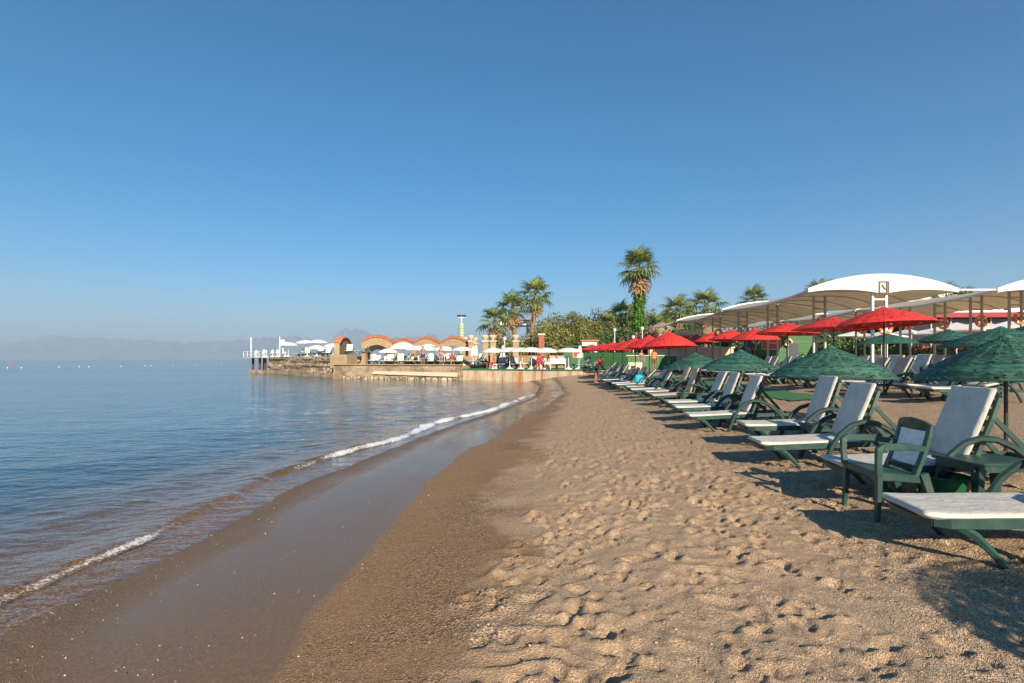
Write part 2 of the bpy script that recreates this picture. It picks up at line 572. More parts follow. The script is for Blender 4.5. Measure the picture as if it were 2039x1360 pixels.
def make_beach():
    xl = [-x for x in geo_line(4.2, 420, .05, 1.16)][::-1]
    xm = list(np.arange(-4.15, 4.6, .021))
    xr = geo_line(4.6, 900, .022, 1.028, 40)
    X = np.array(xl + xm + xr)
    yb = [-y for y in geo_line(-1.6, 60, .06, 1.2)][::-1]
    ym = list(np.arange(1.63, 5.2, .021))
    yf = geo_line(5.2, 1200, .022, 1.0125, 40)
    Y = np.array(yb + ym + yf)
    gx, gy = np.meshgrid(X, Y)
    Z = ground_smooth(gx, gy)
    s = shore(gy); c = footline(gy)
    t = (gx - s) / (c - s)
    # swash edge: how far the last wave ran up
    edge = .30 + .05 * fbm(gy * .45 + 3, gy * 0 + 2.2, 3) + .02 * vnoise(gy * 2.1, gy * 0 + 8) + .1 * sstep(10, 24, gy) * 1.0
    # dry, trampled sand
    rough = sstep(.40, .66, t + .16 * fbm(gx * .9, gy * .9, 3))
    fine = sstep(60, 20, gy)
    lump = fbm(gx * 1.6, gy * 1.6, 3, .5) * .022 - np.abs(fbm(gx * 4.3 + 9, gy * 4.3, 3)) * .020
    lump += fbm(gx * 9, gy * 9, 3, .65) * .008
    # crusted ridges near the camera
    warp = fbm(gx * 1.7, gy * 1.7, 2) * 1.6
    rid = 1 - np.abs(2 * ((gy * 3.3 + gx * 1.1 + warp * 1.5) % 1) - 1)
    crust = sstep(.4, 1.0, rid) * sstep(.44, .52, t) * sstep(.82, .68, t) * sstep(6.5, 3.5, gy) * sstep(-.12, .12, fbm(gx * 1.3 + 40, gy * 1.3, 2))
    Z = Z + rough * fine * (lump + .012) + .020 * crust
    Z += .006 * fbm(gx * 3, gy * 3, 3) * sstep(.34, .5, t) * fine
    Z += .02 * fbm(gx * .5, gy * .5, 3) * sstep(.3, .5, t)
    # footprints: heel and sole dents along walking tracks, and scuffed dents
    rnd = np.random.default_rng(5)

    def dent(x0, y0, a, L, W, dp, sharp, rim, k):
        i0, i1 = np.searchsorted(X, [x0 - .4, x0 + .4]); j0, j1 = np.searchsorted(Y, [y0 - .4, y0 + .4])
        if i1 - i0 < 2 or j1 - j0 < 2: return
        px = gx[j0:j1, i0:i1] - x0; py = gy[j0:j1, i0:i1] - y0
        u = (px * math.cos(a) + py * math.sin(a)) / L; v = (-px * math.sin(a) + py * math.cos(a)) / W
        q = np.sqrt(np.maximum(u * u + v * v + .35 * vnoise(px * 22 + k, py * 22), 0))
        Z[j0:j1, i0:i1] += dp * (-np.exp(-q ** sharp) + rim * np.exp(-((q - 1.35) / .33) ** 2) * (1 + .8 * np.sign(u) * np.minimum(1, np.abs(u))))

    def okay(x0, y0):
        tt = (x0 - shore(y0)) / (footline(y0) - shore(y0))
        return tt > .50 + .05 * math.sin(y0 * 1.3) and x0 < y0 * 1.2 + 1
    for k in range(300):
        y0 = 1.2 + 24 * rnd.random() ** 1.7
        x0 = shore(y0) + .5 * (footline(y0) - shore(y0)) + 8 * rnd.random()
        a = rnd.normal(math.pi / 2 - .1, .5) + (math.pi if rnd.random() < .5 else 0)
        st = .55 + .2 * rnd.random()
        dp = .009 + .013 * rnd.random()
        for n_ in range(9):
            x0 += st * math.cos(a); y0 += st * math.sin(a); a += rnd.normal(0, .12)
            sx = x0 - math.sin(a) * .09 * (1 if n_ % 2 else -1); sy = y0 + math.cos(a) * .09 * (1 if n_ % 2 else -1)
            if sy < 1.3 or sy > 28 or not okay(sx, sy): continue
            dent(sx + .06 * math.cos(a), sy + .06 * math.sin(a), a, .085, .05, dp, 5, .5, k + n_)
            dent(sx - .07 * math.cos(a), sy - .07 * math.sin(a), a, .05, .036, dp * 1.25, 5, .45, k - n_)
    for k in range(2200):
        y0 = 1.4 + 22 * rnd.random() ** 2.0
        x0 = shore(y0) + .48 * (footline(y0) - shore(y0)) + 8.5 * rnd.random()
        if not okay(x0, y0): continue
        dent(x0, y0, rnd.random() * 6.283, .05 + .08 * rnd.random(), .03 + .04 * rnd.random(), .004 + .014 * rnd.random() ** 2, 3.5, .6, k)
    tn = t + .03 * fbm(gx * .8, gy * .8, 3)
    wet = sstep(.07, -.07, (t - edge) * 2.2)
    damp = sstep(.60, .36, tn + .10 * fbm(gx * 1.9 + 7, gy * 1.9, 3))
    grit = 1.0 * np.exp(-((tn - .45) / .075) ** 2) * sstep(-.3, .1, fbm(gx * 1.6 + 4, gy * 1.6, 3)) + .75 * sstep(.8, 1.05, tn) + .5 * np.exp(-((t + .02) / .08) ** 2)
    pebbly = sstep(.12, .01, t + .04 * fbm(gx * 2, gy * 2, 2)) + .9 * sstep(3.4, 2.3, gy) * sstep(.2, .06, t) + .35 * sstep(4.2, 2.4, gy)
    Z += np.where(pebbly > .2, 1, 0) * .004 * fbm(gx * 40, gy * 40, 2)
    me = np_mesh('beach', np.stack([gx, gy, Z], -1).reshape(-1, 3), grid_faces(len(Y), len(X)), sand_material(), True,
                 {'wet': wet, 'under': sstep(.004, -.02, t), 'damp': damp, 'grit': np.clip(grit, 0, 1), 'pebbly': np.clip(pebbly, 0, 1)})
    o = link('beach', me)
    tag(o, 'coarse brown sand beach sloping down to the sea', 'beach', kind='structure')
    return X, Y, Z


BX, BY, BZ = make_beach()


def gtop(x, y):
    """height of the built sand, lumps included"""
    i = int(np.clip(np.searchsorted(BX, x), 1, len(BX) - 1)); j = int(np.clip(np.searchsorted(BY, y), 1, len(BY) - 1))
    return float(BZ[j - 1:j + 1, i - 1:i + 1].mean())


def make_sea():
    D = np.array([-d for d in geo_line(1.9, 4200, .03, 1.075)][::-1] + list(np.arange(-1.88, .9, .022)))
    yb = [-y for y in geo_line(-1.6, 300, .08, 1.25)][::-1]
    Y = np.array(yb + list(np.arange(1.64, 8, .03)) + geo_line(8, 2700, .032, 1.0155))
    d, y = np.meshgrid(D, Y)
    d0 = d + 0
    wob = .22 * fbm(y * .35 + 1, y * 0 + 4, 3) + .05 * fbm(y * 2.6, y * 0 + 9, 2)
    x = shore(y) + d
    dw = -.62 + wob * 1.2 + .25 * sstep(9, 20, y)
    A = np.interp(y, [0, 3, 5, 7, 9, 14, 20, 25, 30], [.02, .03, .042, .04, .07, .095, .07, .03, .004])
    A = A * (1 + .5 * fbm(y * 1.1, y * 0 + 1.7, 2))
    q = d - dw
    ridge = np.where(q > 0, np.exp(-(q / .11) ** 2), np.exp(-(q / .42) ** 2))
    Z = -.28 + A * ridge
    Z += .022 * np.exp(-((d - dw + 1.25) / .45) ** 2) * sstep(0, 4, y)
    near = sstep(-60, -1.2, d) * sstep(120, 20, y)
    Z += near * (.014 * fbm(x * 1.3 + y * .3, y * 1.9, 4) + .010 * fbm(x * 4.3, y * 5.6, 2)) * sstep(.35, -.6, d)
    r2 = (x * x + y * y)
    Z -= r2 / (2.0 * 1.9e6)
    depth = np.interp(-(ground_smooth(x, y) + .28) * 1.0, [0, .1, .35, .9, 1.9], [0, .03, .15, .6, 1.0])
    fi = np.interp(y, [0, 2.4, 3.2, 4.0, 5.0, 5.8, 7.5, 9, 12, 20, 24.5, 27], [.1, .3, .45, .62, .66, .16, .28, .75, .95, .95, .8, 0.])
    fi = fi * np.clip(1 + .9 * fbm(y * 1.9, y * 0 + 6.1, 3), .2, 1.5)
    foam = fi * (np.exp(-((q - .09) / (.06 + .04 * sstep(8, 12, y) + .03 * vnoise(y * 3, y * 0))) ** 2) + .40 * np.exp(-((q + .14) / .13) ** 2) * (fbm(x * 6, y * 6, 2) > .05))
    Z += .025 * np.clip(foam, 0, 1) * (fbm(x * 22, y * 22, 2))
    me = np_mesh('sea', np.stack([x, y, Z], -1).reshape(-1, 3), grid_faces(len(Y), len(D)), water_material(), True,
                 {'water_depth': depth, 'foam': np.clip(foam, 0, 1.2)})
    tag(link('sea', me), 'calm blue sea with a small wave breaking along the sand', 'sea', kind='structure')


make_sea()


def make_mountains():
    D0 = 16000.
    prof_x = np.array([-600, -200, 0, 60, 110, 170, 250, 320, 400, 470, 540, 590, 640, 690, 725, 770, 810, 850, 900, 960, 1100, 1400, 2200])
    prof_y = np.array([693, 690, 684, 672, 664, 663, 670, 672, 667, 671, 664, 662, 668, 652, 655, 664, 657, 661, 664, 668, 664, 676, 690])
    ang = np.linspace(-.98, .98, 420)                 # x / y
    dep = np.linspace(0, 1, 46)
    a, w = np.meshgrid(ang, dep)
    Yd = D0 * (.86 + .28 * w)
    Xd = a * D0 * (.93 + .14 * w)
    peak = (715 - np.interp(a * F + F, prof_x, prof_y)) / F * D0
    env = np.sin(np.clip(w, 0, 1) * math.pi) ** .8
    rough = fbm(Xd / 900, Yd / 900, 5, .55)
    spur = 1 - np.abs(fbm(Xd / 520 + 3, Yd / 1300, 4, .5)) * 1.3
    Z = peak * env * (.95 + .24 * rough) * np.clip(spur, .62, 1.02) - 30
    me = np_mesh('mountains', np.stack([Xd, Yd, Z], -1).reshape(-1, 3), grid_faces(46, 420),
                 mat('mountain_rock', (.08, .11, .13), .95, .35, .0016, 0, objvar=0, second=(.20, .24, .26)), True)
    tag(link('mountains', me), 'pale mountain range fading into haze across the bay', 'mountains', kind='structure')


make_mountains()


def make_haze():
    m, nt, out = nodes_of('sea_haze')
    N = NT(nt)
    v = N.n('VolumePrincipled')
    v.inputs['Color'].default_value = (.62, .81, 1.0, 1)
    v.inputs['Density'].default_value = 1.15e-4
    v.inputs['Anisotropy'].default_value = 0.0
    N.l(v.outputs[0], out.inputs['Volume'])
    mb = MB().box(0, 9000, 494, 39000, 19400, 1012)
    o = mb.build('haze', m)
    tag(o, 'thin blue sea haze over the whole bay', 'haze', kind='stuff')


make_haze()


# ------------------------------------------------------------------ sun loungers
def mattress_mesh(L, W, T, curve=None, name='mattress', nx=16, ny=8, seed=1):
    """a soft pad of length L along x (x 0..L), width W, thickness T, rounded edges; curve(x) -> (x, z) bends it"""
    rnd = np.random.default_rng(seed)
    us = np.concatenate([[0, .012, .035], np.linspace(.08, .92, nx), [.965, .988, 1]])
    vs = np.concatenate([[0, .02, .06], np.linspace(.14, .86, ny), [.94, .98, 1]])
    U, V = np.meshgrid(us, vs, indexing='ij')
    ed = np.minimum(np.minimum(U * L, (1 - U) * L), np.minimum(V * W, (1 - V) * W))
    hh = T * .5 * np.sqrt(np.clip(1 - (1 - np.clip(ed / (T * .6), 0, 1)) ** 2, 0, 1))
    wr = .006 * fbm(U * L * 3.5 + seed, V * W * 6, 3) + .004 * np.abs(vnoise(U * L * 9 + seed, V * W * 3))
    x = U * L; y = (V - .5) * W * (1 - .10 * np.exp(-U * L / .06))
    top = T * .5 + hh + wr * (hh / (T * .5)); bot = T * .5 - hh
    n, m = U.shape
    A = np.stack([x, y, top], -1).reshape(-1, 3); B = np.stack([x, y, bot], -1).reshape(-1, 3)
    f1 = grid_faces(n, m)[:, ::-1]; f2 = grid_faces(n, m) + n * m
    return np.concatenate([A, B]), np.concatenate([f1, f2])


def lounger(theta, far=False, cush=CUSHION):
    """foot end at x 0, head at x 1.95, 0.68 wide; theta = angle of the backrest in degrees"""
    root = link('sun_lounger', None)
    root.empty_display_size = .2
    fr = MB()
    for s in (-1, 1):
        y = .315 * s
        fr.sweep([(.06, y * .82, .285), (.14, y * .97, .29), (.4, y, .285), (1.2, y, .265), (1.95, y, .235)], [(.018, .026), (.02, .034), (.02, .036), (.02, .036), (.018, .028)], 4)
    fr.sweep([(.06, -.26, .285), (.015, -.16, .287), (0, 0, .288), (.015, .16, .287), (.06, .26, .285)], (.02, .026), 4)
    fr.bar((1.94, -.31, .235), (1.94, .31, .235), .04, .05)
    fr.bar((1.22, -.31, .262), (1.22, .31, .262), .05, .04)
    for x in ([.3, .6, .9] if far else [.16, .28, .40, .52, .64, .76, .88, 1.0, 1.12]):
        fr.bar((x, -.31, .288), (x, .31, .288), .07, .014)
    fr.build('frame', GREEN_PL, root)
    ca, sa = math.cos(R(theta)), math.sin(R(theta))
    hx, hz = 1.20, .285
    bl = .76

    def bp(t, y, off=0.0):
        return (hx + ca * t - sa * off, y, hz + sa * t + ca * off)
    bk = MB()
    for s in (-1, 1):
        bk.sweep([bp(0, .275 * s), bp(.5, .275 * s), bp(.72, .255 * s)], [(.02, .022), (.02, .02), (.02, .018)], 4, up=(-sa, 0, ca))
    bk.sweep([bp(.72, -.262), bp(.765, -.18), bp(.785, 0), bp(.765, .18), bp(.72, .262)], (.026, .016), 4, up=(-sa, 0, ca))
    for t in ([.3] if far else [.08, .2, .32, .44, .56, .66]):
        bk.bar(bp(t, -.27), bp(t, .27), .07, .012, up=(-sa, 0, ca))
    bko = bk.build('backrest_frame', GREEN_PL, root)
    nleg = 4 if far else 6
    for s in (-1, 1):
        lg = MB()
        y = .30 * s
        lg.sweep([(.20, y * .95, .27), (.30, y, .19), (.38, y * 1.03, .09), (.46, y * 1.06, -.02), (.5, y * 1.06, -.05)], [(.03, .04), (.028, .034), (.024, .028), (.024, .024), (.028, .026)], nleg, up=(1, 0, 0))
        lg.build('leg', GREEN_PL, root, True)
    for s in (-1, 1):
        ar = MB()
        y = .365 * s
        pts = [(.70, y, -.05), (.76, y, .10), (.84, y, .27), (.95, y, .42), (1.08, y, .52), (1.23, y, .56), (1.38, y, .535), (1.52, y, .45), (1.64, y, .33), (1.74, y, .20), (1.81, y, .06), (1.86, y, -.05)]
        if far: pts = pts[::2] + [pts[-1]]
        ar.sweep(pts, [(.034, .026)] * len(pts), nleg, up=(0, 1, 0))
        ar.bar((1.0, y, .27), (1.0, .30 * s, .27), .05, .04) if not far else None
        ar.bar((1.66, y, .25), (1.66, .30 * s, .25), .05, .04)
        ar.build('arm', DARK_PL if not far else GREEN_PL, root, True)
    if theta > 25:
        for s in (-1, 1):
            st = MB()
            a = bp(.52, .24 * s, -.03)
            st.sweep([a, (1.80, .25 * s, .262)], [(.012, .022), (.012, .026)], 4)
            st.build('strut', GREEN_PL, bko)
    # pad
    v, f = mattress_mesh(1.23, .62, .055, seed=int(theta), nx=6 if far else 18, ny=3 if far else 9)
    v[:, 2] += .30 - .022 * v[:, 0] + .02 * np.exp(-v[:, 0] / .12)
    v[:, 0] += -.01
    link('mattress', np_mesh('mattress', v, f, cush, True), root)
    v, f = mattress_mesh(.78, .60, .052, seed=int(theta) + 9, nx=4 if far else 12, ny=3 if far else 9)
    X = hx - .03 + ca * v[:, 0] - sa * (v[:, 2] + .022); Z = hz + .03 + sa * v[:, 0] + ca * (v[:, 2] + .022)
    v = np.stack([X, v[:, 1], Z], -1)
    link('back_pad', np_mesh('back_pad', v, f, cush, True), bko)
    return root


def tinted(name, col):
    return mat('cushion_' + name, col, .75, .08, 5, .4, 9, bdist=.02)


PROTO = {}


def place_lounger(x, y, rz, theta, label, group, far=False, pitch=None, z=None, cush=CUSHION):
    key = (theta, far, cush.name)
    if key not in PROTO:
        o = lounger(theta, far, cush); PROTO[key] = o
    else:
        o = copy_tree(PROTO[key])
    ca, sa = math.cos(rz), math.sin(rz)
    if z is None:
        z0 = gtop(x + .5 * ca, y + .5 * sa); z1 = gtop(x + 1.5 * ca, y + 1.5 * sa)
        p = math.atan2(z1 - z0, 1.0) if pitch is None else pitch
        z = .5 * (z0 + z1) - math.tan(p) * 1.0 + .012
    else:
        p = pitch or 0.0
    o.location = (x, y, z)
    o.rotation_euler = (Matrix.Rotation(rz, 3, 'Z') @ Matrix.Rotation(-p, 3, 'Y')).to_euler()
    tag(o, label, 'sun lounger', group)
    return o


ROW1 = [  # x, y of the foot end, angle of the bed, angle of the backrest
    (3.06, 3.98, -8, 58), (3.55, 5.62, -8, 64), (3.42, 7.15, -8, 64), (3.86, 8.6, -9, 68), (3.66, 10.65, -7, 64), (3.83, 12.05, -8, 66),
    (4.02, 13.3, -6, 62), (4.35, 15.9, -5, 66), (4.52, 17.3, -6, 62), (4.40, 18.9, -8, 56), (4.58, 20.5, -3, 48), (4.62, 22.6, -9, 40),
    (4.74, 24.2, -6, 55), (4.74, 25.7, -9, 50), (4.85, 27.4, -2, 42), (5.15, 29.6, -5, 56), (5.3, 31.4, -8, 60), (5.5, 33.2, -3, 50), (5.8, 35.6, -6, 58),
    (6.0, 37.8, -4, 45)]
CUSH_SAND = tinted('sand', (.52, .40, .27))
CUSH_GREY = tinted('greyblue', (.40, .42, .44))
for i, (x, y, a, th) in enumerate(ROW1):
    if i == 0: lab = 'white padded green lounger nearest the camera, its head end outside the picture'
    elif i == 1: lab = 'white padded green lounger right behind the green plastic armchair'
    else: lab = ORD[i] + ' white padded lounger from the camera in the row nearest the sea'
    if i == 7: lab = 'lounger with a sand coloured pad, eighth in the row nearest the sea'
    place_lounger(x, y, R(a), th, lab, 'loungers in the row nearest the sea', far=(y > 21), cush=CUSH_SAND if i == 7 else CUSH_GREY if i in (10, 13, 16) else CUSHION)
rr = random.Random(3)
for row, (x0, y0, n, word) in enumerate([(9.55, 11.8, 20, 'second'), (12.3, 14.6, 19, 'third'), (15.4, 17.6, 14, 'fourth'), (18.8, 20.8, 11, 'fifth')]):
    y = y0
    for k in range(n):
        if row == 0 and k < 1: th = 12
        elif row == 0 and 5 <= k <= 9: th = 14
        else: th = rr.choice([60, 62, 66, 58, 62, 30])
        place_lounger(x0 + .07 * (y - y0) + rr.uniform(-.15, .15), y, R(rr.uniform(-9, 2)), th, ORD[k] + ' grey-white padded lounger from the camera in the ' + word + ' row from the sea',
                      'loungers in the ' + word + ' row', far=(y > 17 or row > 0 and y > 15.5))
        y += 1.05 if k % 2 == 0 else 1.75


# ------------------------------------------------------------------ woven parasols
def canopy_mesh(name, material, rings, segs, seed):
    rnd = np.random.default_rng(seed)
    V = []; Fc = []
    r_ed = np.linspace(.035, 1.0, rings + 1)
    th = np.linspace(0, 2 * np.pi, segs, endpoint=False)
    wav = .012 * np.sin(3 * th + seed) + .008 * np.sin(7 * th + 2 * seed)
    ribs = 20

    def prof(r):
        return -(.80 * r ** .96 + .20 * r ** 5)
    for i in range(rings):
        j1 = .30 * rnd.standard_normal(segs).cumsum() / np.sqrt(segs); j1 -= np.linspace(0, 1, segs) * (j1[-1] - j1[0])
        r0 = r_ed[i] + (.02 / rings) + j1 * .4 / rings; r1 = r_ed[i + 1] + .06 / rings + j1 * .4 / rings
        off = .012 * np.cos(ribs * th + np.pi * i) + .020 * np.abs(np.cos(ribs / 2 * th)) ** 3 * min(1, 3 * r_ed[i]) + .006 * rnd.standard_normal(segs)
        k = 1 + wav * np.minimum(1, r_ed[i] * 1.2)
        z0 = prof(np.maximum(r0, .0)) + off + .006; z1 = prof(np.maximum(r1, 0)) + off - .008
        o = len(V)
        for a in range(segs): V.append((r0[a] * k[a] * math.cos(th[a]), r0[a] * k[a] * math.sin(th[a]), z0[a] + .04 * wav[a] * r0[a] / .02 * .3))
        for a in range(segs): V.append((r1[a] * k[a] * math.cos(th[a]), r1[a] * k[a] * math.sin(th[a]), z1[a] + .04 * wav[a] * r1[a] / .02 * .3))
        skip = rnd.random(segs) < .05
        cut = rnd.integers(0, segs, 5)
        for a in range(segs):
            if skip[a] and .15 < r_ed[i] < .97: continue
            b = (a + 1) % segs
            Fc.append((o + a, o + b, o + segs + b, o + segs + a))
    # break the strands into separate canes so that each takes its own tone
    V = np.array(V); Fc = np.array(Fc)
    NV = []; NF = []
    piece = 3
    for q in range(0, len(Fc)):
        NV.extend(V[Fc[q]]); NF.append((4 * q, 4 * q + 1, 4 * q + 2, 4 * q + 3))
    NV = np.array(NV); NF = np.array(NF)
    me = np_mesh(name, NV, NF, material, False)
    bm = bmesh.new(); bm.from_mesh(me)
    bm.faces.ensure_lookup_table()
    # weld runs of neighbouring quads
    tgt = {}
    bm.verts.ensure_lookup_table()
    for q in range(len(NF) - 1):
        if rnd.random() < .88 and np.allclose(NV[4 * q + 1], NV[4 * q + 4]) and np.allclose(NV[4 * q + 2], NV[4 * q + 7]):
            tgt[bm.verts[4 * q + 4]] = bm.verts[4 * q + 1]; tgt[bm.verts[4 * q + 7]] = bm.verts[4 * q + 2]
    bmesh.ops.weld_verts(bm, targetmap=tgt)
    bm.to_mesh(me); bm.free()
    return me


CANOPY = {}
for kind, m_ in (('green', WICK_G), ('red', WICK_R)):
    CANOPY[kind, 0] = canopy_mesh('canopy', m_, 56, 120, 2)
    CANOPY[kind, 1] = canopy_mesh('canopy', m_, 34, 80, 5)
    CANOPY[kind, 2] = canopy_mesh('canopy', m_, 20, 40, 8)
    rim = MB()
    ths = [2 * math.pi * k / 40 for k in range(41)]
    for (r_, z_, t_) in ((1.005, -1.0, .014), (.68, -.60, .010), (.36, -.335, .010)):
        rim.tube([(r_ * math.cos(a), r_ * math.sin(a), z_) for a in ths], t_, 5)
    CANOPY[kind, 'hoop'] = rim.mesh('hoop', m_, True)
    rb = MB()
    for k in range(20):
        a = 2 * math.pi * k / 20
        rb.tube([(r_ * math.cos(a), r_ * math.sin(a), -(.80 * r_ ** .96 + .20 * r_ ** 5) - .022) for r_ in (.03, .3, .6, .85, 1.0)], .010, 4)
    CANOPY[kind, 'ribs'] = rb.mesh('rib_frame', m_)
PEAK = MB().lathe([(.09, -.09), (.07, -.03), (.035, .02), (.012, .035)], 10)
POLE = MB().lathe([(.022, 0), (.022, .5), (.021, 1.0)], 8).mesh('pole', POLE_DK, True)


def wicker(kind, px, py_apex, py_rim, Y, rad, label, group, lod, tilt=(0, 0), spin=0.0):
    a = at(px, py_apex, Y); zr = at(px, py_rim, Y).z
    g = gtop(a.x, a.y) - .04
    root = thing('wicker_parasol', label, 'parasol', (a.x, a.y, g), 0, group)
    H = a.z - zr
    top = a.z - g
    c = link('canopy', CANOPY[kind, lod], root)
    c.location = (0, 0, top); c.scale = (rad, rad, H); c.rotation_euler = (tilt[0], tilt[1], spin)
    for key, nm in (('hoop', 'hoop'), ('ribs', 'rib_frame')): link(nm, CANOPY[kind, key], c)
    if (kind, 'peak') not in CANOPY:
        CANOPY[kind, 'peak'] = PEAK.mesh('peak', WICK_G if kind == 'green' else WICK_R, True)
    link('peak', CANOPY[kind, 'peak'], c)
    p = link('pole', POLE, root)
    p.scale = (1, 1, top - .03)
    return root


GREENS = [(2003, 668, 758, 6.6, .97), (1655, 690, 753, 9.8, 1.07), (1475, 697, 738, 15.2, 1.1), (1384, 703, 733, 18.8, 1.1),
          (1993, 651, 691, 11.6, 1.12), (1765, 664, 684, 20.5, 1.05), (1889, 656, 681, 19.5, 1.0), (2062, 640, 690, 14.6, 1.1)]
GLAB = ['largest green woven parasol, closest to the camera at the picture edge', 'green woven parasol over the second pair of loungers, whole in view',
        'green woven parasol third in line, above the loungers by the sea', 'smallest green woven parasol of the line along the sea, next to red ones',
        'green woven parasol partly hidden behind the largest green one', 'flat green woven parasol below the tall red parasol, by white posts',
        'green woven parasol with thin pole among the rear rows of loungers', 'green woven parasol half outside the picture behind the largest one']
for i, (px, pa, pr, Y, r_) in enumerate(GREENS):
    wicker('green', px, pa, pr, Y, r_, GLAB[i], 'green woven parasols', 0 if i < 2 else 1, (R(2 * (i % 3 - 1)), R(1.5 * (i % 2))), i * .9)
ga = wicker('green', 2039, 660, 760, 3.2, .86, 'green woven parasol outside the picture that shades the sand at lower right', 'green woven parasols', 1)
ga.location = (4.35, -.4, gtop(4.35, -.4))
RED1 = [(1332, 661, 691, 22), (1293, 668, 694, 25.2), (1265, 673, 695, 28.6), (1240, 679, 697, 33), (1221, 681, 698, 37), (1200, 684, 698, 42), (1179, 685.5, 698, 47)]
for i, (px, pa, pr, Y) in enumerate(RED1):
    wicker('red', px, pa, pr, Y, 1.14 + .03 * i, ORD[i] + ' red woven parasol from the camera in the row nearest the sea', 'red parasols nearest the sea', 1 if i < 3 else 2, (R(1.5 * (i % 3 - 1)), R(2 * (i % 2) - 1)), i * .7)
RED2 = [(1760, 612, 647, 14), (1660, 632, 656, 16.2), (1568, 643, 665, 21), (1503, 654, 676, 25.2), (1455, 656, 677, 29), (1418, 662, 680, 33.5), (1387, 666, 685, 39), (1365, 668, 685, 45)]
RADS2 = [1.17, 1.17, 1.16, 1.15, 1.15, 1.15, 1.15, 1.15]
for i, (px, pa, pr, Y) in enumerate(RED2):
    wicker('red', px, pa, pr, Y, RADS2[i], ORD[i] + ' red woven parasol from the camera in the row further inland', 'red parasols further inland', 1 if i < 4 else 2, (R(2 * (i % 3 - 1)), R(2 * (i % 2) - 1)), i * 1.1)


# ------------------------------------------------------------------ plastic chair, tables, bins by the loungers
def plastic_chair(loc, rz, label, detail=True):
    """faces -x"""
    t = thing('plastic_armchair', label, 'chair', loc, rz, 'green plastic armchairs')
    seat = MB()
    seat.add([(-.25, -.24, .43), (.20, -.21, .40), (.20, .21, .40), (-.25, .24, .43), (-.25, -.24, .395), (.20, -.21, .365), (.20, .21, .365), (-.25, .24, .395)],
             [(0, 1, 2, 3), (7, 6, 5, 4), (0, 4, 5, 1), (1, 5, 6, 2), (2, 6, 7, 3), (3, 7, 4, 0)])
    seat.box(-.262, 0, .395, .03, .50, .07)
    for s in (-1, 1): seat.bar((-.25, .245 * s, .39), (.22, .22 * s, .365), .03, .075)
    seat.build('seat', GREEN_PL, t, bevel=.008)
    for s in (-1, 1):
        lg = MB().sweep([(-.255, .265 * s, .425), (-.262, .272 * s, .2), (-.275, .278 * s, -.04)], [(.034, .028), (.028, .024), (.022, .02)], 4, up=(1, 0, 0))
        lg.build('leg', GREEN_PL, t, bevel=.005)
        lg = MB().sweep([(.20, .225 * s, .42), (.27, .24 * s, .2), (.34, .255 * s, -.04)], [(.03, .042), (.026, .034), (.022, .024)], 4, up=(1, 0, 0))
        lg.build('leg', GREEN_PL, t, bevel=.005)
        ar = MB().sweep([(-.265, .285 * s, .40), (-.275, .295 * s, .55), (-.275, .30 * s, .645), (-.22, .30 * s, .67), (.0, .29 * s, .672), (.20, .255 * s, .65)],
                        [(.03, .022), (.028, .022), (.032, .024), (.034, .014), (.032, .014), (.026, .014)], 4, up=(0, 1, 0))
        ar.build('armrest', GREEN_PL, t, bevel=.005)
    bk = MB()

    def bq(v, y):     # v 0..1 up the back
        return (.13 + .15 * v + .02 * math.sin(v * 3) - .035 * (1 - (y / .23) ** 2) + .02, y, .41 + .46 * v)
    for s in (-1, 1): bk.sweep([bq(v, .205 * s) for v in (-.05, .25, .5, .75, 1.0)], [(.02, .034), (.02, .030), (.02, .028), (.02, .028), (.018, .024)], 4, up=(0, 1, 0))
    bk.sweep([bq(v_, y) for v_, y in ((.91, -.205), (.935, -.12), (.95, 0), (.935, .12), (.91, .205))], [(.05, .012), (.062, .012), (.068, .012), (.062, .012), (.05, .012)], 4, up=(1, 0, .2))
    bk.sweep([bq(.1, y) for y in (-.2, -.1, 0, .1, .2)], [(.03, .012)] * 5, 4, up=(1, 0, .2))
    bfo = bk.build('back_frame', GREEN_PL, t, bevel=.004)
    ms = MB()
    nh, nv = (22, 13) if detail else (8, 4)
    for k in range(nh):
        v = .15 + .68 * k / (nh - 1)
        ms.sweep([bq(v, y) for y in (-.185, -.09, 0, .09, .185)], (.0085, .004), 4, up=(1, 0, .3))
    for k in range(nv):
        y = -.18 + .36 * k / (nv - 1)
        ms.sweep([tuple(a + b for a, b in zip(bq(v, y), (.004, 0, 0))) for v in (.13, .5, .84)], (.006, .004), 4, up=(1, 0, 0))
    ms.build('mesh_panel', MESHBACK, bfo)
    return t


plastic_chair((3.60, 4.92, gtop(3.45, 4.9) + .01), R(-6), 'green plastic armchair with white mesh back by the nearest lounger').scale = (.88, 1, 1)


def side_table(x, y, rz, label, w=.62, d=.46, h=.40):
    t = thing('low_table', label, 'table', (x, y, gtop(x, y) - .01), rz, 'low green plastic tables')
    MB().box(0, 0, h - .02, w, d, .03).build('tabletop', GREEN_PL, t, bevel=.012, seg=2)
    ap = MB()
    for s in (-1, 1):
        ap.box(0, s * (d / 2 - .03), h - .06, w - .1, .02, .06); ap.box(s * (w / 2 - .03), 0, h - .06, .02, d - .1, .06)
    ap.build('apron', GREEN_PL, t)
    lm = MB().sweep([(0, 0, h - .035), (.015, .01, h * .5), (.035, .02, -.03)], [(.05, .035), (.04, .03), (.03, .026)], 4, up=(1, 0, 0)).mesh('leg', GREEN_PL, bevel=.004)
    for sx in (-1, 1):
        for sy in (-1, 1):
            l_ = link('leg', lm, t); l_.location = (sx * (w / 2 - .08), sy * (d / 2 - .07), 0); l_.scale = (sx, sy, 1)
    return t


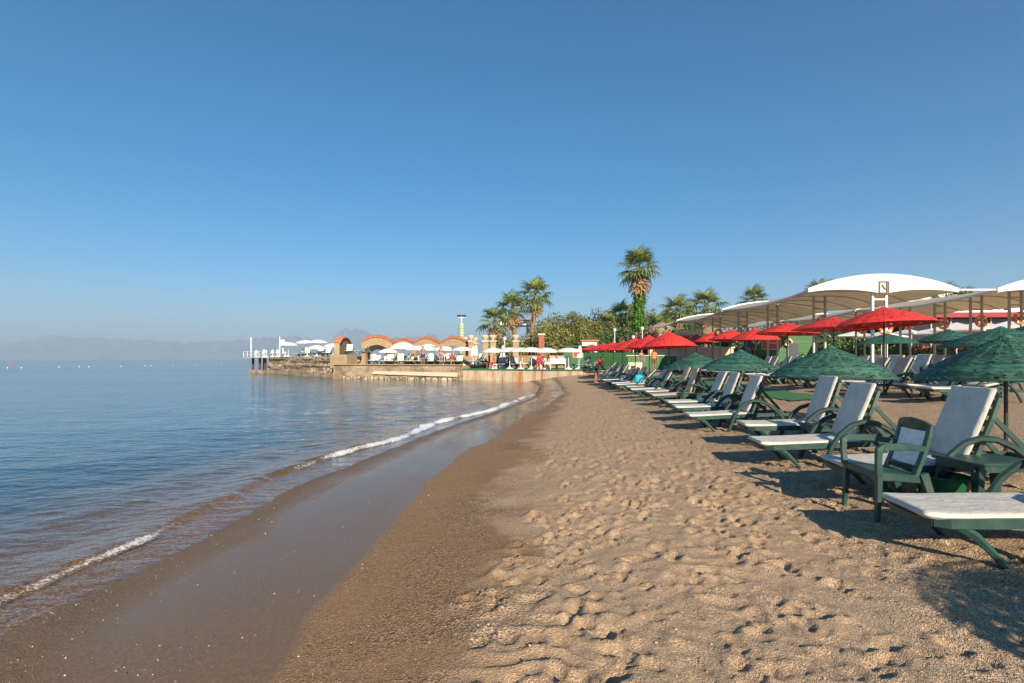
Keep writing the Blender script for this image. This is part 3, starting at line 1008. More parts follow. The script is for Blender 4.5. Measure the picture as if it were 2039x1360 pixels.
side_table(4.62, 4.98, R(4), 'low green plastic table behind the armchair and the nearest lounger', .72, .5, .42)
side_table(4.72, 7.82, R(2), 'low green plastic table between the third and fourth loungers by the sea', .5, .42, .40)
side_table(5.0, 11.3, R(3), 'low green plastic table between the fifth and sixth loungers by the sea')
side_table(5.05, 14.6, R(3), 'low green plastic table in front of the lounger with sand coloured pad', .6, .5, .42)
b_ = MB().lathe([(.13, -.03), (.15, .1), (.175, .24), (.185, .27), (.19, .28), (.18, .285), (.165, .25), (.14, .06), (.02, .05)], 22).build('waste_bucket', mat('bucket_green', (.012, .10, .04), .4, .15, 8), smooth=True)
b_.location = (4.22, 5.02, gtop(4.22, 5.02)); b_.scale = (1.25, 1.25, 1.0)
tag(b_, 'round green plastic bucket under the low table by the armchair', 'bucket', 'waste buckets')
c_ = b_.copy(); COL.objects.link(c_); c_.location = (5.1, 14.55, gtop(5.1, 14.55)); tag(c_, 'round green plastic bucket under the table by the sand coloured lounger', 'bucket', 'waste buckets')
p2 = plastic_chair((14.0, 17.6, gtop(14.0, 17.6)), R(10), 'green plastic armchair with white mesh back standing among the rear loungers', False)


# ------------------------------------------------------------------ white tensile canopies on twin posts
def canopy_bay(xc, y0, y1, W, zend, rise, label, fascia=False, extra=()):
    """a vault of canvas along y, arched across x; held by twin posts under its middle"""
    g = gz(xc, (y0 + y1) / 2)
    t = thing('beach_canopy', label, 'canopy', (xc, y0, g), 0, 'white canvas canopies')
    L = y1 - y0
    zend -= g
    n, m = 21, 15
    U, V = np.meshgrid(np.linspace(-1, 1, n), np.linspace(0, 1, m), indexing='ij')
    arch = 1 - U ** 2
    sag = -.32 * np.sin(V * np.pi) * (1 - np.abs(U)) ** 1.0 + .10 * np.cos(V * np.pi * 4) * .4 * arch
    droop = -.22 * np.abs(U) ** 4 * np.sin(V * np.pi)
    X = U * W / 2 * (1 - .05 * np.sin(V * np.pi)); Yv = V * L; Z = zend + rise * arch + sag * .6 + droop
    top = np.stack([X, Yv, Z], -1).reshape(-1, 3); bot = top.copy(); bot[:, 2] -= .025
    fc = grid_faces(n, m)
    rc = link('roof_canvas', np_mesh('roof_canvas', np.concatenate([top, bot]), np.concatenate([fc, fc[:, ::-1] + n * m]), CANVAS, True), t)
    arcs = [0, L] if fascia else [L]
    us = np.linspace(-1, 1, 17)
    if not fascia:
        MB().sweep([(u * W / 2, -.02, zend + rise * (1 - u * u) + .05) for u in us], (.05, .07), 6).build('arch_edge', WHITE_PT, t, True)
    else:
        pts = [(u * W / 2 * 1.02, zend + .1 + (rise + .12) * (1 - u * u)) for u in us] + [(u * W / 2 * 1.02, zend - .1 + (rise * .62) * (1 - abs(u) ** 1.6) - .42 * (1 - abs(u)) ** 2) for u in us[::-1]]
        MB().wall_profile(pts, -.10, -.04).build('arch_edge', WHITE_FAB, t)
    for V_ in (0.0, .25, .5, .75, 1.0):
        pts = []
        for u in us:
            i = int(round((u + 1) / 2 * (n - 1))); j = int(round(V_ * (m - 1)))
            pts.append((X[i, j], min(max(Yv[i, j], .06), L - .06), Z[i, j] - .06))
        MB().sweep(pts, .028, 5).build('arch_rib', GREY_PT, rc, True)
    for s in (-1, 1):
        j = [0, 3, 7, 11, 14]
        i = 0 if s < 0 else n - 1
        MB().sweep([(X[i, q], Yv[i, q], Z[i, q]) for q in j], .045, 6).build('edge_pipe', WHITE_PT, rc, True)
    for V_, mp in ((0.02, WHITE_PT if fascia else GREY_PT), (.5, GREY_PT)) + tuple((e_, GREY_PT) for e_ in extra):
        for s in (-1, 1):
            zb = gz(xc + .32 * s, y0 + V_ * L) - g - .1
            MB().box(.32 * s, V_ * L, (zb + zend + rise - .1) / 2, .11, .11, zend + rise - .1 - zb).build('post', mp, t, bevel=.012)
        cb = MB()
        for zz in (.45, 1.9, zend + rise - .95, zend + rise - .55): cb.box(0, V_ * L, zz, .53, .07, .07)
        cb.build('crossbar', mp, t)
    if fascia:
        q = MB(); zc = zend + rise - .42
        for s in (-1, 1): q.box(.21 * s, -.13, zc, .045, .03, .56)
        q.box(0, -.13, zc + .26, .38, .03, .045); q.box(0, -.13, zc - .26, .38, .03, .045)
        q.sweep([(-.09, -.13, zc + .12), (-.02, -.13, zc + .02), (.02, -.13, zc - .06), (.10, -.13, zc - .10)], (.02, .015), 4)
        q.box(.14, -.13, zc, .06, .028, .46)
        q.build('emblem', mat('emblem_brown', (.16, .11, .07), .6, .2, 9), t)
    return t


ROWX = [17.35, 26.2, 34.8]
BAYS = [(24.0, 33.8), (34.0, 43.2), (43.4, 52)]
RN = ['first row', 'second row', 'third row']
for r_, xc in enumerate(ROWX):
    for b_i, (ya, yb) in enumerate(BAYS):
        if r_ == 2: continue
        lab = 'white arched canvas canopy, ' + ['near', 'middle', 'far'][b_i] + ' bay of the ' + ['seaward row', 'second row from the sea', 'third row from the sea'][r_]
        canopy_bay(xc + (.05 if b_i else 0), ya, yb, 6.9 if r_ < 2 else 7.2, 4.72, .55, lab, fascia=(b_i == 0), extra=(.27, .75) if (r_ == 1 and b_i == 0) else ())
MB().bar((20.8, 24, 4.75), (22.7, 24, 4.75), .07, .07).build('canopy_tie_bar', WHITE_PT)
tag(bpy.data.objects['canopy_tie_bar'], 'thin white bar joining two canopies high up', 'bar')

# lifebuoys on the posts
tor = MB()
for k in range(24):
    pass
ring_pts = [(.27 * math.cos(2 * math.pi * k / 24), 0, .27 * math.sin(2 * math.pi * k / 24)) for k in range(25)]
RING = MB().sweep(ring_pts, .085, 8, up=(0, 1, 0)).mesh('ring', ORANGE, True)
BANDM = MB()
for k in range(4):
    a = math.pi / 4 + k * math.pi / 2
    BANDM.sweep([(.27 * math.cos(a + d_), 0, .27 * math.sin(a + d_)) for d_ in (-.16, 0, .16)], .092, 8, up=(0, 1, 0))
BANDM = BANDM.mesh('band', WHITE_PT, True)
BUOYS = [(17.35, 24 - .05, 652, 'tall white posts below the canopy with the emblem'), (17.35, 28.75, 640, 'second pair of posts of the seaward canopy'), (17.4, 33.9, 650, 'middle posts of the seaward canopy row'),
         (17.4, 38.5, 657, 'fourth pair of posts of the seaward canopy row'), (17.4, 43.3, 663, 'farthest posts of the seaward canopy row'), (26.2, 28.75, 640, 'posts of the second canopy row'),
         (26.25, 34.05, 647, 'middle posts of the second canopy row'), (26.25, 38.5, 656, 'far posts of the second canopy row'), (26.2, 26.55, 634, 'posts of the second canopy row at the picture edge'),
         (26.2, 31.25, 645, 'last near posts of the second canopy row')]
for x, y, py, w in BUOYS:
    z = at(0, py, y).z
    t = thing('lifebuoy', 'orange lifebuoy ring hung on the ' + w, 'lifebuoy', (x, y - .16, z), 0, 'lifebuoys on canopy posts')
    link('ring', RING, t); link('band', BANDM, t)


# ------------------------------------------------------------------ vegetation
def leaf_cloud(blobs, n, size, seed, flat=.0, aspect=.6):
    """n leaf quads through the shells of ellipsoids (cx, cy, cz, rx, ry, rz)"""
    rnd = np.random.default_rng(seed)
    w = np.array([b[3] * b[4] * b[5] for b in blobs]) ** .67; w /= w.sum()
    which = rnd.choice(len(blobs), n, p=w)
    B = np.array(blobs)[which]
    d = rnd.standard_normal((n, 3)); d /= np.linalg.norm(d, axis=1)[:, None]
    r = rnd.random(n) ** .28 * (1 + .22 * rnd.standard_normal(n) * .6)
    clump = .82 + .4 * (fbm(d[:, 0] * 3 + which, d[:, 2] * 3 + d[:, 1] * 2, 2))
    P = B[:, :3] + d * B[:, 3:6] * (r * clump)[:, None]
    nrm = d + rnd.standard_normal((n, 3)) * .7; nrm /= np.linalg.norm(nrm, axis=1)[:, None]
    a = np.cross(nrm, rnd.standard_normal((n, 3))); a /= np.linalg.norm(a, axis=1)[:, None]
    b = np.cross(nrm, a)
    s = size * (.55 + .9 * rnd.random(n))[:, None]
    k = aspect
    V = np.stack([P - a * s, P + b * s * k - a * s * .1, P + a * s, P - b * s * k - a * s * .1], 1).reshape(-1, 3)
    Fc = np.arange(4 * n).reshape(-1, 4)
    return V, Fc


def trunk_mb(h, r0, r1, bend=(0, 0), rings=8, n=9):
    mb = MB()
    pts = []; rad = []
    for i in range(rings + 1):
        t = i / rings
        pts.append((bend[0] * t * t, bend[1] * t * t, h * t)); rad.append((r0 + (r1 - r0) * t) * (1 + .10 * (i % 2)) * (1.35 if i == 0 else 1))
    mb.sweep(pts, rad, n, up=(0, 1, 0))
    return mb


def bush(name, label, cat, x, y, w, h, d, material, n, size, seed, group=None, lobes=7, z=None, blossom=None, trunk=True):
    zz = gz(x, y) if z is None else z
    t = thing(name, label, cat, (x, y, zz), 0, group)
    rnd = random.Random(seed)
    bl = [(0, 0, h * .55, w * .36, d * .36, h * .42)]
    for k in range(lobes):
        a = 2 * math.pi * k / lobes + rnd.random()
        q = .25 + .3 * rnd.random()
        s = .20 + .14 * rnd.random()
        bl.append((math.cos(a) * w * q * .9, math.sin(a) * d * q * .9, h * (.25 + .5 * rnd.random()), w * s, d * s, h * (s + .06)))
    v, f = leaf_cloud(bl, n, size, seed)
    v[:, 2] = np.maximum(v[:, 2], -.05)
    link('crown', np_mesh('crown', v, f, material), t)
    if trunk:
        tm = MB()
        for k in range(4):
            a = 1.6 * k + rnd.random()
            tm.sweep([(.06 * math.cos(a), .06 * math.sin(a), -.2), (.1 * w * math.cos(a), .1 * d * math.sin(a), h * .35), (.24 * w * math.cos(a), .24 * d * math.sin(a), h * .7)], [.03 * h, .022 * h, .008 * h], 6, up=(0, 1, 0))
        tm.build('trunk', BARK2, t, True)
    if blossom:
        v, f = leaf_cloud([(b[0], b[1] - .05 * d, b[2] + .03 * h, b[3] * 1.08, b[4] * 1.08, b[5] * 1.08) for b in bl], blossom[1], size * .8, seed + 5)
        link('blossom', np_mesh('blossom', v, f, blossom[0]), t)
    return t


def fan_frond(seed, blades=15):
    """petiole along x from the origin, a fan of drooping blades at its end"""
    rnd = random.Random(seed)
    mb = MB()
    mb.sweep([(0, 0, 0), (.5, 0, .05), (.95, 0, .0)], [(.035, .02), (.024, .014), (.016, .01)], 4)
    for k in range(blades):
        a = R(-118 + 236 * k / (blades - 1)) + rnd.uniform(-.05, .05)
        L = (.95 - .25 * abs(a) / 2.1) * rnd.uniform(.88, 1.08)
        ca, sa = math.cos(a), math.sin(a)
        w = .055

        def p(t, o, z):
            return (.93 + ca * L * t - sa * o, sa * L * t + ca * o, z)
        dr = rnd.uniform(.12, .34)
        fold = .018 * (1 if k % 2 else -1)
        mb.add([p(0, -.012, 0), p(0, .012, 0), p(.55, w, .06 + fold), p(.55, -w, .06 - fold), p(.85, w * .55, -dr * .35), p(.85, -w * .55, -dr * .35), p(1.05, 0, -dr * 1.6)],
               [(0, 1, 2, 3), (3, 2, 4, 5), (5, 4, 6)])
    return mb


FR_MESH = [fan_frond(s).mesh('frond', FROND) for s in range(4)]
FR_DEAD = [fan_frond(s + 20, 9).mesh('dead_frond', DEADFR) for s in range(2)]


def palm(label, px, py_top, Y, spread, seed, trunk_r=.2, nfr=30, dead=10, skirt=0.0, lean=(0, 0), z0=None, base_px=None, hide_trunk=False):
    """fan palm: crown top at pixel (px, py_top); spread = frond length factor"""
    a = at(px, py_top, Y)
    g = gz(a.x, Y) if z0 is None else z0
    bx = a.x if base_px is None else at(base_px, 0, Y).x
    t = thing('fan_palm', label, 'palm tree', (bx, Y, g), 0, 'fan palms')
    top = a.z - g - 1.35 * spread
    tr = trunk_mb(top, trunk_r * 1.1, trunk_r * .8, (a.x - bx, 0), 14, 10)
    tr.build('trunk', BARK, t, True)
    rnd = random.Random(seed)
    for k in range(nfr):
        f = link('frond', FR_MESH[rnd.randrange(4)], t)
        az = k * 2.399 + rnd.uniform(-.2, .2)
        u = (k + .5) / nfr
        el = R(82 - 125 * u ** .9 + rnd.uniform(-8, 8))
        s = spread * rnd.uniform(.82, 1.06) * (.85 + .2 * u)
        f.location = (a.x - bx, 0, top + .25 * spread * (1 - u))
        f.rotation_euler = (rnd.uniform(-.3, .3), -el, az)
        f.scale = (s, s, s)
    for k in range(dead):
        f = link('dead_frond', FR_DEAD[k % 2], t)
        az = k * 2.399 + rnd.uniform(-.3, .3)
        s = spread * rnd.uniform(.7, 1.0)
        f.location = (a.x - bx, 0, top - .1 - skirt * rnd.random())
        f.rotation_euler = (rnd.uniform(-.3, .3), R(rnd.uniform(50, 82)), az)
        f.scale = (s, s, s)
    return t, top


PALMS = [('fan palm leaning left, lowest of the three palms on the terrace', 985, 612, 62, 1.25, 1, .30, 26, 8, .6, 993),
         ('middle fan palm on the terrace in front of the white portico', 1021, 585, 67, 1.45, 2, .30, 30, 10, .8, 1026),
         ('slender tall fan palm on the terrace, tallest of the three', 1066, 558, 68, 1.5, 3, .34, 32, 10, .8, 1058),
         ('tallest palm of all, its trunk wrapped in green ivy', 1272, 499, 60, 1.5, 4, .40, 40, 20, .9, None),
         ('low palm left of the ivy covered palm', 1237, 603, 66, 1.35, 5, .25, 26, 8, .5, None),
         ('small palm beside the olive green trees', 1213, 622, 64, 1.1, 6, .25, 22, 6, .4, None),
         ('palm just behind the ivy covered palm', 1258, 605, 72, 1.2, 7, .25, 24, 10, .8, None),
         ('short palm right of the ivy covered palm', 1312, 626, 62, 1.25, 8, .25, 24, 8, .4, None),
         ('palm with dark trunk above the thatched roofs', 1348, 590, 62, 1.3, 9, .26, 28, 14, 1.4, None),
         ('twin headed palm above the far canopies', 1405, 578, 66, 1.55, 10, .28, 32, 18, 1.6, None),
         ('palm rising behind the middle canopy', 1501, 572, 72, 1.5, 11, .28, 32, 16, 1.4, None),
         ('palm top just showing above the near canopy', 1630, 557, 76, 1.3, 12, .26, 24, 6, .5, None),
         ('palm top showing between the two canopy rows', 1885, 568, 74, 1.5, 13, .26, 26, 6, .5, None),
         ('palm top right of the canopy tie bar', 1925, 574, 70, 1.2, 14, .26, 24, 6, .5, None),
         ('small palm in front of the olive trees by the green hut', 1140, 622, 74, 1.1, 15, .22, 22, 6, .4, None)]
for (lab, px, py, Y, sp, sd_, tr_, nf, dd, sk, bpx) in PALMS:
    t, top = palm(lab, px, py, Y, sp * 1.08, sd_, tr_, int(nf * .78), int(dd * 1.2), sk, base_px=bpx)
    if 'ivy' in lab and lab.startswith('tallest'):
        bl = [(0.0 + .12 * math.sin(z), 0, z, .72 + .22 * math.sin(z * 1.7) * math.sin(z * 4.1) + (.3 if z < 3.5 else 0), .8, .7) for z in np.arange(.4, top - .5, .5)]
        v, f = leaf_cloud(bl, 13000, .14, 77)
        link('ivy', np_mesh('ivy', v, f, LEAF_IVY), t)

BUSH = [  # name, label, px, py_top, Y, width, depth, material, leaves, size
    ('olive_tree', 'round olive green tree beside the green hut', 1118, 640, 60, 5.6, 4.5, LEAF_OL, 10000, .12),
    ('olive_tree', 'broad olive green tree in the middle of the garden', 1152, 626, 64, 7.5, 5, LEAF_OL, 15000, .12),
    ('olive_tree', 'olive green tree next to the small palm', 1192, 634, 62, 5.5, 4.5, LEAF_OL, 10000, .12),
    ('olive_tree', 'dull olive tree behind the stone pillars on the terrace', 1000, 660, 60, 3.2, 3, LEAF_OL, 3500, .14),
    ('olive_tree', 'dull olive tree between the palms and the portico', 1034, 662, 64, 4.2, 3, LEAF_OL, 4000, .14),
    ('garden_tree', 'fresh green tree filling the garden behind the board fence', 1205, 622, 70, 8.5, 5, LEAF_DK, 11000, .14),
    ('garden_tree', 'fresh green tree left of the ivy covered palm', 1242, 618, 74, 8.0, 5, LEAF_OL, 10000, .14),
    ('garden_tree', 'fresh green tree right of the ivy covered palm', 1300, 620, 72, 7.0, 5, LEAF_DK, 10000, .14),
    ('garden_shrub', 'dark green shrub below the small palm', 1225, 650, 58, 5.2, 4, LEAF_DK, 5000, .14),
    ('garden_shrub', 'dark green shrub at the foot of the ivy palm', 1250, 640, 57, 4.2, 3.5, LEAF_DK, 4500, .14),
    ('garden_shrub', 'dark shrub between the thatched roofs', 1362, 640, 56, 3.6, 3, LEAF_DK, 3500, .14),
    ('garden_shrub', 'dark green shrub behind the red parasols', 1180, 668, 56, 5.0, 3, LEAF_DK, 4000, .14),
    ('garden_shrub', 'leafy shrub below the far canopy', 1475, 640, 60, 6, 4, LEAF_DK, 4500, .16),
    ('garden_shrub', 'leafy shrub behind the green hut with the red board', 1600, 640, 62, 8, 4, LEAF_DK, 5500, .18),
    ('garden_shrub', 'long leafy shrub behind the near canopy', 1730, 640, 60, 11, 4, LEAF_DK, 7000, .18),
    ('garden_tree', 'leafy tree between the two canopy rows', 1845, 590, 72, 8, 5, LEAF_DK, 6500, .2),
    ('garden_tree', 'low leafy tree below the canopy tie bar', 1915, 600, 76, 9, 5, LEAF_OL, 6000, .2),
    ('garden_tree', 'leafy tree behind the twin headed palm', 1385, 612, 78, 8, 5, LEAF_DK, 5500, .2),
    ('garden_tree', 'leafy tree behind the thatched roofs', 1335, 618, 80, 8, 5, LEAF_OL, 5500, .2),
    ('garden_tree', 'leafy tree hidden low behind the middle canopies', 1560, 628, 80, 9, 5, LEAF_OL, 5500, .2),
    ('garden_tree', 'leafy tree low behind the near canopy', 1660, 622, 82, 10, 5, LEAF_DK, 5500, .2)]
for i, (nm, lab, px, py, Y, w, d, m_, n, sz) in enumerate(BUSH):
    a = at(px, py, Y); g = gz(a.x, Y)
    bush(nm, lab, nm.split('_')[1], a.x, Y, w, a.z - g, d, m_, n, sz, 30 + i, 'garden trees and shrubs')
a = at(1288, 652, 55)
bush('oleander', 'oleander bush covered in pink blossom behind the red parasols', 'shrub', a.x, 55, 4.0, a.z - gz(a.x, 55), 2.6, LEAF_DK, 2600, .12, 61, blossom=(PINK, 1700))
for i, (x0, x1, y, h) in enumerate([(25, 33.5, 46.5, 1.9), (33.8, 43, 46, 1.9), (21.5, 24.5, 50, 2.0)]):
    t = thing('clipped_hedge', ['clipped green hedge behind the near canopy posts', 'clipped green hedge further right behind the rear loungers', 'short clipped hedge beside the green hut'][i], 'hedge', ((x0 + x1) / 2, y, gz((x0 + x1) / 2, y)), 0, 'clipped hedges')
    bl = [(xx - (x0 + x1) / 2, 0, h * .5, .9, .6, h * .55) for xx in np.arange(x0 + .4, x1, .7)]
    v, f = leaf_cloud(bl, 5500, .11, 90 + i); v[:, 2] = np.clip(v[:, 2], -.05, h + .1 * np.random.default_rng(i).random(len(v)))
    link('foliage', np_mesh('foliage', v, f, mat('hedge_leaf', (.06, .115, .022), .55, .3, .8, 0, island=.4, transl=.2)), t)


# ------------------------------------------------------------------ stone terraces and jetty in the sea
def rough_block(poly, z0, z1, parent, name, material, amp, res=.35, seed=0, top_mat=None, lean=0.0):
    """solid with the footprint poly (x, y, counter-clockwise), side faces subdivided and made uneven"""
    n = len(poly)
    P = [Vector((p[0], p[1], 0)) for p in poly]
    V = []; Fc = []
    rows = max(3, int((z1 - z0) / (res * .8)))
    ring = []
    for i in range(n):
        a, b = P[i], P[(i + 1) % n]
        k = max(1, int((b - a).length / res))
        nr = (b - a).normalized().cross(Vector((0, 0, 1)))
        for j in range(k): ring.append((a + (b - a) * (j / k), nr if j else (nr + (P[i] - P[i - 1]).normalized().cross(Vector((0, 0, 1)))).normalized()))
    m = len(ring)
    for r_ in range(rows + 1):
        t = r_ / rows
        z = z0 + (z1 - z0) * t
        for q, (p, nr) in enumerate(ring):
            s = p.x * .8 + p.y * .63
            w = amp * (float(fbm(s * 1.7 + seed, z * 2.3, 3)) + .8 * abs(float(fbm(s * 3.4, z * 4.2 + seed, 2)))) * (.15 if r_ == rows else 1) - lean * t * 0
            pp = p + nr * (w + lean * (1 - t))
            V.append((pp.x, pp.y, z))
    for r_ in range(rows):
        for q in range(m):
            q2 = (q + 1) % m
            Fc.append((r_ * m + q, r_ * m + q2, (r_ + 1) * m + q2, (r_ + 1) * m + q))
    Fc.append(tuple(rows * m + q for q in range(m)))
    mb = MB(); mb.v = V; mb.f = Fc
    return mb.build(name, material, parent)


ZA, ZB, ZC = .95, .60, 1.80         # deck heights: stone terrace, green deck, raised block
ter = thing('stone_terrace', 'pale stone sea terrace with the parasols and loungers on it', 'terrace', (0, 0, 0))
rough_block([(-16.6, 47.6), (-4.4, 43.4), (-3.6, 45.5), (2.5, 66), (-20, 70)], -.9, ZA, ter, 'wall', CONCRETE, .16, .3, 3)
MB().prism([(-16.75, 47.45), (-4.3, 43.2), (-4.2, 43.6), (-16.6, 47.95)], ZA + .003, ZA + .09).build('edge_slab', STONE, ter, bevel=.02)
rough_block([(-15.5, 47.0), (-4.4, 43.1), (-4.2, 43.6), (-15.3, 47.6)], -.9, -.08, ter, 'undercut_ledge', RUBBLE, .2, .3, 8)
MB().add([(-12.4, 45.9, .42), (-4.6, 43.2, .36), (-4.6, 43.2, .0), (-12.6, 45.96, .16), (-12.4, 46.2, .42), (-4.6, 43.6, .36), (-4.6, 43.6, .0), (-12.6, 46.2, .16)],
         [(0, 1, 2, 3), (4, 5, 1, 0), (3, 2, 6, 7), (0, 3, 7, 4), (1, 5, 6, 2)]).build('patched_plaster', mat('patch_plaster', (.50, .43, .32), .85, .15, 2, .4, 9, dirt=((.3, .2, .1), 2, .6)), ter)
grn = thing('green_deck', 'low concrete deck with green carpet and rust stained front', 'terrace', (0, 0, 0))
rough_block([(-4.3, 43.9), (4.7, 39.6), (8.5, 39.2), (12, 52), (-3.2, 56)], -.9, ZB, grn, 'wall', RUSTY, .05, .3, 5)
MB().prism([(-4.42, 43.82), (4.7, 39.5), (8.5, 39.1), (12.1, 52.1), (-3.3, 56.1)], ZB + .004, ZB + .075).build('carpet', TURF, grn)
lb = thing('raised_stone_block', 'rough rubble stone block at the end of the pier', 'pier', (0, 0, 0))
rough_block([(-31.2, 65.5), (-17.2, 49.8), (-14.8, 51.5), (-28.0, 69.0)], -.9, ZC, lb, 'wall', RUBBLE, .5, .3, 2, lean=-.0)
rough_block([(-34.0, 66.2), (-30, 63.2), (-17.4, 49.0), (-17.0, 49.9), (-30, 66.5)], -.9, .12, lb, 'foot_ledge', CONCRETE, .3, .4, 6)
rough_block([(-17.2, 48.4), (-15.4, 47.75), (-15.0, 49.6), (-17.0, 50.6)], ZA - .3, ZC + .12, lb, 'corner_pier', STONE, .04, .3, 4)
jt = thing('steel_jetty', 'thin white jetty on rusty piles beyond the stone block', 'jetty', (0, 0, 0))
MB().prism([(-36.0, 68.5), (-31.5, 64.8), (-30.2, 66.4), (-34.6, 70.2)], 1.64, 1.78).build('deck', GREY_PT, jt)
for x, y in ((-34.9, 69.0), (-33.2, 67.4), (-32.0, 66.4), (-33.6, 69.4), (-31.6, 67.0)):
    MB().lathe([(.16, -1.5), (.16, 1.7)], 10, x, y).build('pile', BROWNPILE, jt, True)
for i in range(6):
    x = -35.9 + .88 * i; y = 68.5 - .74 * i
    MB().box(x, y, 2.15, .05, .05, .75).build('rail_post', WHITE_PT, jt)
rl = MB()
for z in (2.1, 2.5): rl.bar((-35.9, 68.5, z), (-31.5, 64.8, z), .035, .035)
rl.build('handrail', WHITE_PT, jt)
for px, pt, Y, lab in ((500, 672, 68.2, 'tall thin white mast at the tip of the jetty'), (557, 671, 64.8, 'white flag mast where the jetty meets the stone block'), (563.5, 690, 65.5, 'shorter white pole beside the flag mast')):
    a = at(px, pt, Y)
    m_ = thing('white_mast', lab, 'mast', (a.x, Y, 1.7), 0, 'masts on the pier')
    MB().lathe([(.06, 0), (.06, a.z - 1.7), (.02, a.z - 1.65)], 8).build('pole', WHITE_PT, m_, True)
    if px == 557:
        MB().add([(0.03, 0, 2.2), (.5, .1, 2.3), (.75, .0, 1.9), (.3, .1, 1.5), (.03, 0, 1.6), (0.03, .02, 2.2), (.5, .12, 2.3), (.75, .02, 1.9), (.3, .12, 1.5), (.03, .02, 1.6)], [(0, 1, 2, 3, 4), (9, 8, 7, 6, 5)]).build('flag', WHITE_FAB, m_)


# ------------------------------------------------------------------ fabric parasols
def dome_mesh(n=8, val=.16):
    V = [(0, 0, 0)]; Fc = []
    prof = [(.18, -.035), (.42, -.16), (.70, -.42), (.90, -.72), (1.0, -1.0)]
    seg = n * 4
    for r_, z in prof:
        for k in range(seg):
            a = 2 * math.pi * k / seg
            f = abs(((k / 4) % 1) - .5) * 2          # 1 at the rib, 0 between
            q = r_ * (1 - .05 * (1 - f)); zz = z + .06 * (1 - f) * r_
            V.append((q * math.cos(a), q * math.sin(a), zz))
    for k in range(seg): Fc.append((0, 1 + k, 1 + (k + 1) % seg))
    for i in range(len(prof) - 1):
        for k in range(seg): Fc.append((1 + i * seg + k, 1 + (i + 1) * seg + k, 1 + (i + 1) * seg + (k + 1) % seg, 1 + i * seg + (k + 1) % seg))
    o = len(V) - seg; b = len(V)
    for k in range(seg):
        x, y, z = V[o + k]; f = abs(((k / 4) % 1) - .5) * 2
        V.append((x * 1.01, y * 1.01, z - val * (1.2 - .5 * f)))
    for k in range(seg): Fc.append((o + k, b + k, b + (k + 1) % seg, o + (k + 1) % seg))
    mb = MB(); mb.v = V; mb.f = Fc
    return mb


DOME = dome_mesh().mesh('canopy', WHITE_FAB)
PYR = MB()
PYR.add([(0, 0, 0)] + [(math.cos(a) * 1.0, math.sin(a) * 1.0, -1) for a in [math.pi / 4 + k * math.pi / 2 for k in range(4)]] + [(math.cos(a) * 1.0, math.sin(a) * 1.0, -1.25) for a in [math.pi / 4 + k * math.pi / 2 for k in range(4)]],
        [(0, 1, 2), (0, 2, 3), (0, 3, 4), (0, 4, 1), (1, 5, 6, 2), (2, 6, 7, 3), (3, 7, 8, 4), (4, 8, 5, 1)])
PYR = PYR.mesh('canopy', WHITE_FAB)
FOLD = MB().lathe([(.05, 0), (.10, .25), (.13, .55), (.16, .8), (.13, .86), (.10, .83)], 9)
for i, v in enumerate(FOLD.v):
    k = 1 + .22 * (i % 3 - 1); FOLD.v[i] = (v[0] * k, v[1] * k, v[2])
FOLD = MB().add([(x, y, 1 - z) for x, y, z in FOLD.v], FOLD.f).mesh('folded_canopy', WHITE_FAB)
WPOLE = MB().lathe([(.028, 0), (.026, 1)], 8).mesh('pole', WHITE_PT, True)
WBASE = MB().lathe([(.32, 0), (.30, .07), (.12, .10), (.06, .22)], 14).mesh('base', WHITE_PT, True)


def fabric_parasol(px, pa, pr, Y, rad, zdeck, label, group, mesh=None, spin=0.0):
    a = at(px, pa, Y); zr = at(px, pr, Y).z
    t = thing('white_parasol', label, 'parasol', (a.x, Y, zdeck), 0, group)
    c = link('canopy', mesh or DOME, t); c.location = (0, 0, a.z - zdeck); c.scale = (rad, rad, max(.2, a.z - zr)); c.rotation_euler = (0, 0, spin)
    p = link('pole', WPOLE, t); p.scale = (1, 1, a.z - zdeck - .01)
    link('base', WBASE, t)
    return t


def folded_parasol(px, pa, Y, zdeck, label, group='folded white parasols', h=None, lean=0.0):
    a = at(px, pa, Y)
    H = a.z - zdeck
    t = thing('folded_parasol', label, 'parasol', (a.x, Y, zdeck), 0, group)
    t.rotation_euler = (0, lean, 0)
    c = link('folded_canopy', FOLD, t); c.location = (0, 0, H * .38); c.scale = (1.25, 1.25, H * .62)
    p = link('pole', WPOLE, t); p.scale = (1, 1, H * .95)
    link('base', WBASE, t)


UM = [(574, 681, 687.5, 63, 1.15, ZC), (609, 677, 683.5, 62, 1.2, ZC), (633, 676, 683, 61, 1.2, ZC), (631, 687, 694.5, 57, 1.0, ZC), (663, 683.5, 691, 54, 1.0, ZC),
      (803, 681, 694, 50, 1.35, ZA), (773, 694, 701.5, 49, .95, ZA), (832, 688, 696.5, 47.6, 1.15, ZA), (850, 688, 697, 47.4, 1.1, ZA), (860, 682, 688.5, 53, 1.2, ZA), (885, 689, 697.5, 47.0, 1.1, ZA),
      (921, 690, 697.5, 46.2, 1.0, ZA), (983, 692.5, 701, 43.6, 1.05, ZB + .08), (1015, 691.5, 700, 43.3, 1.05, ZB + .08), (1037, 692, 700, 42.6, 1.05, ZB + .08), (1058, 691, 700, 42.0, 1.1, ZB + .08),
      (1087, 692, 701, 41.6, 1.05, ZB + .08), (1132, 692, 700.5, 41.2, 1.05, ZB + .08)]
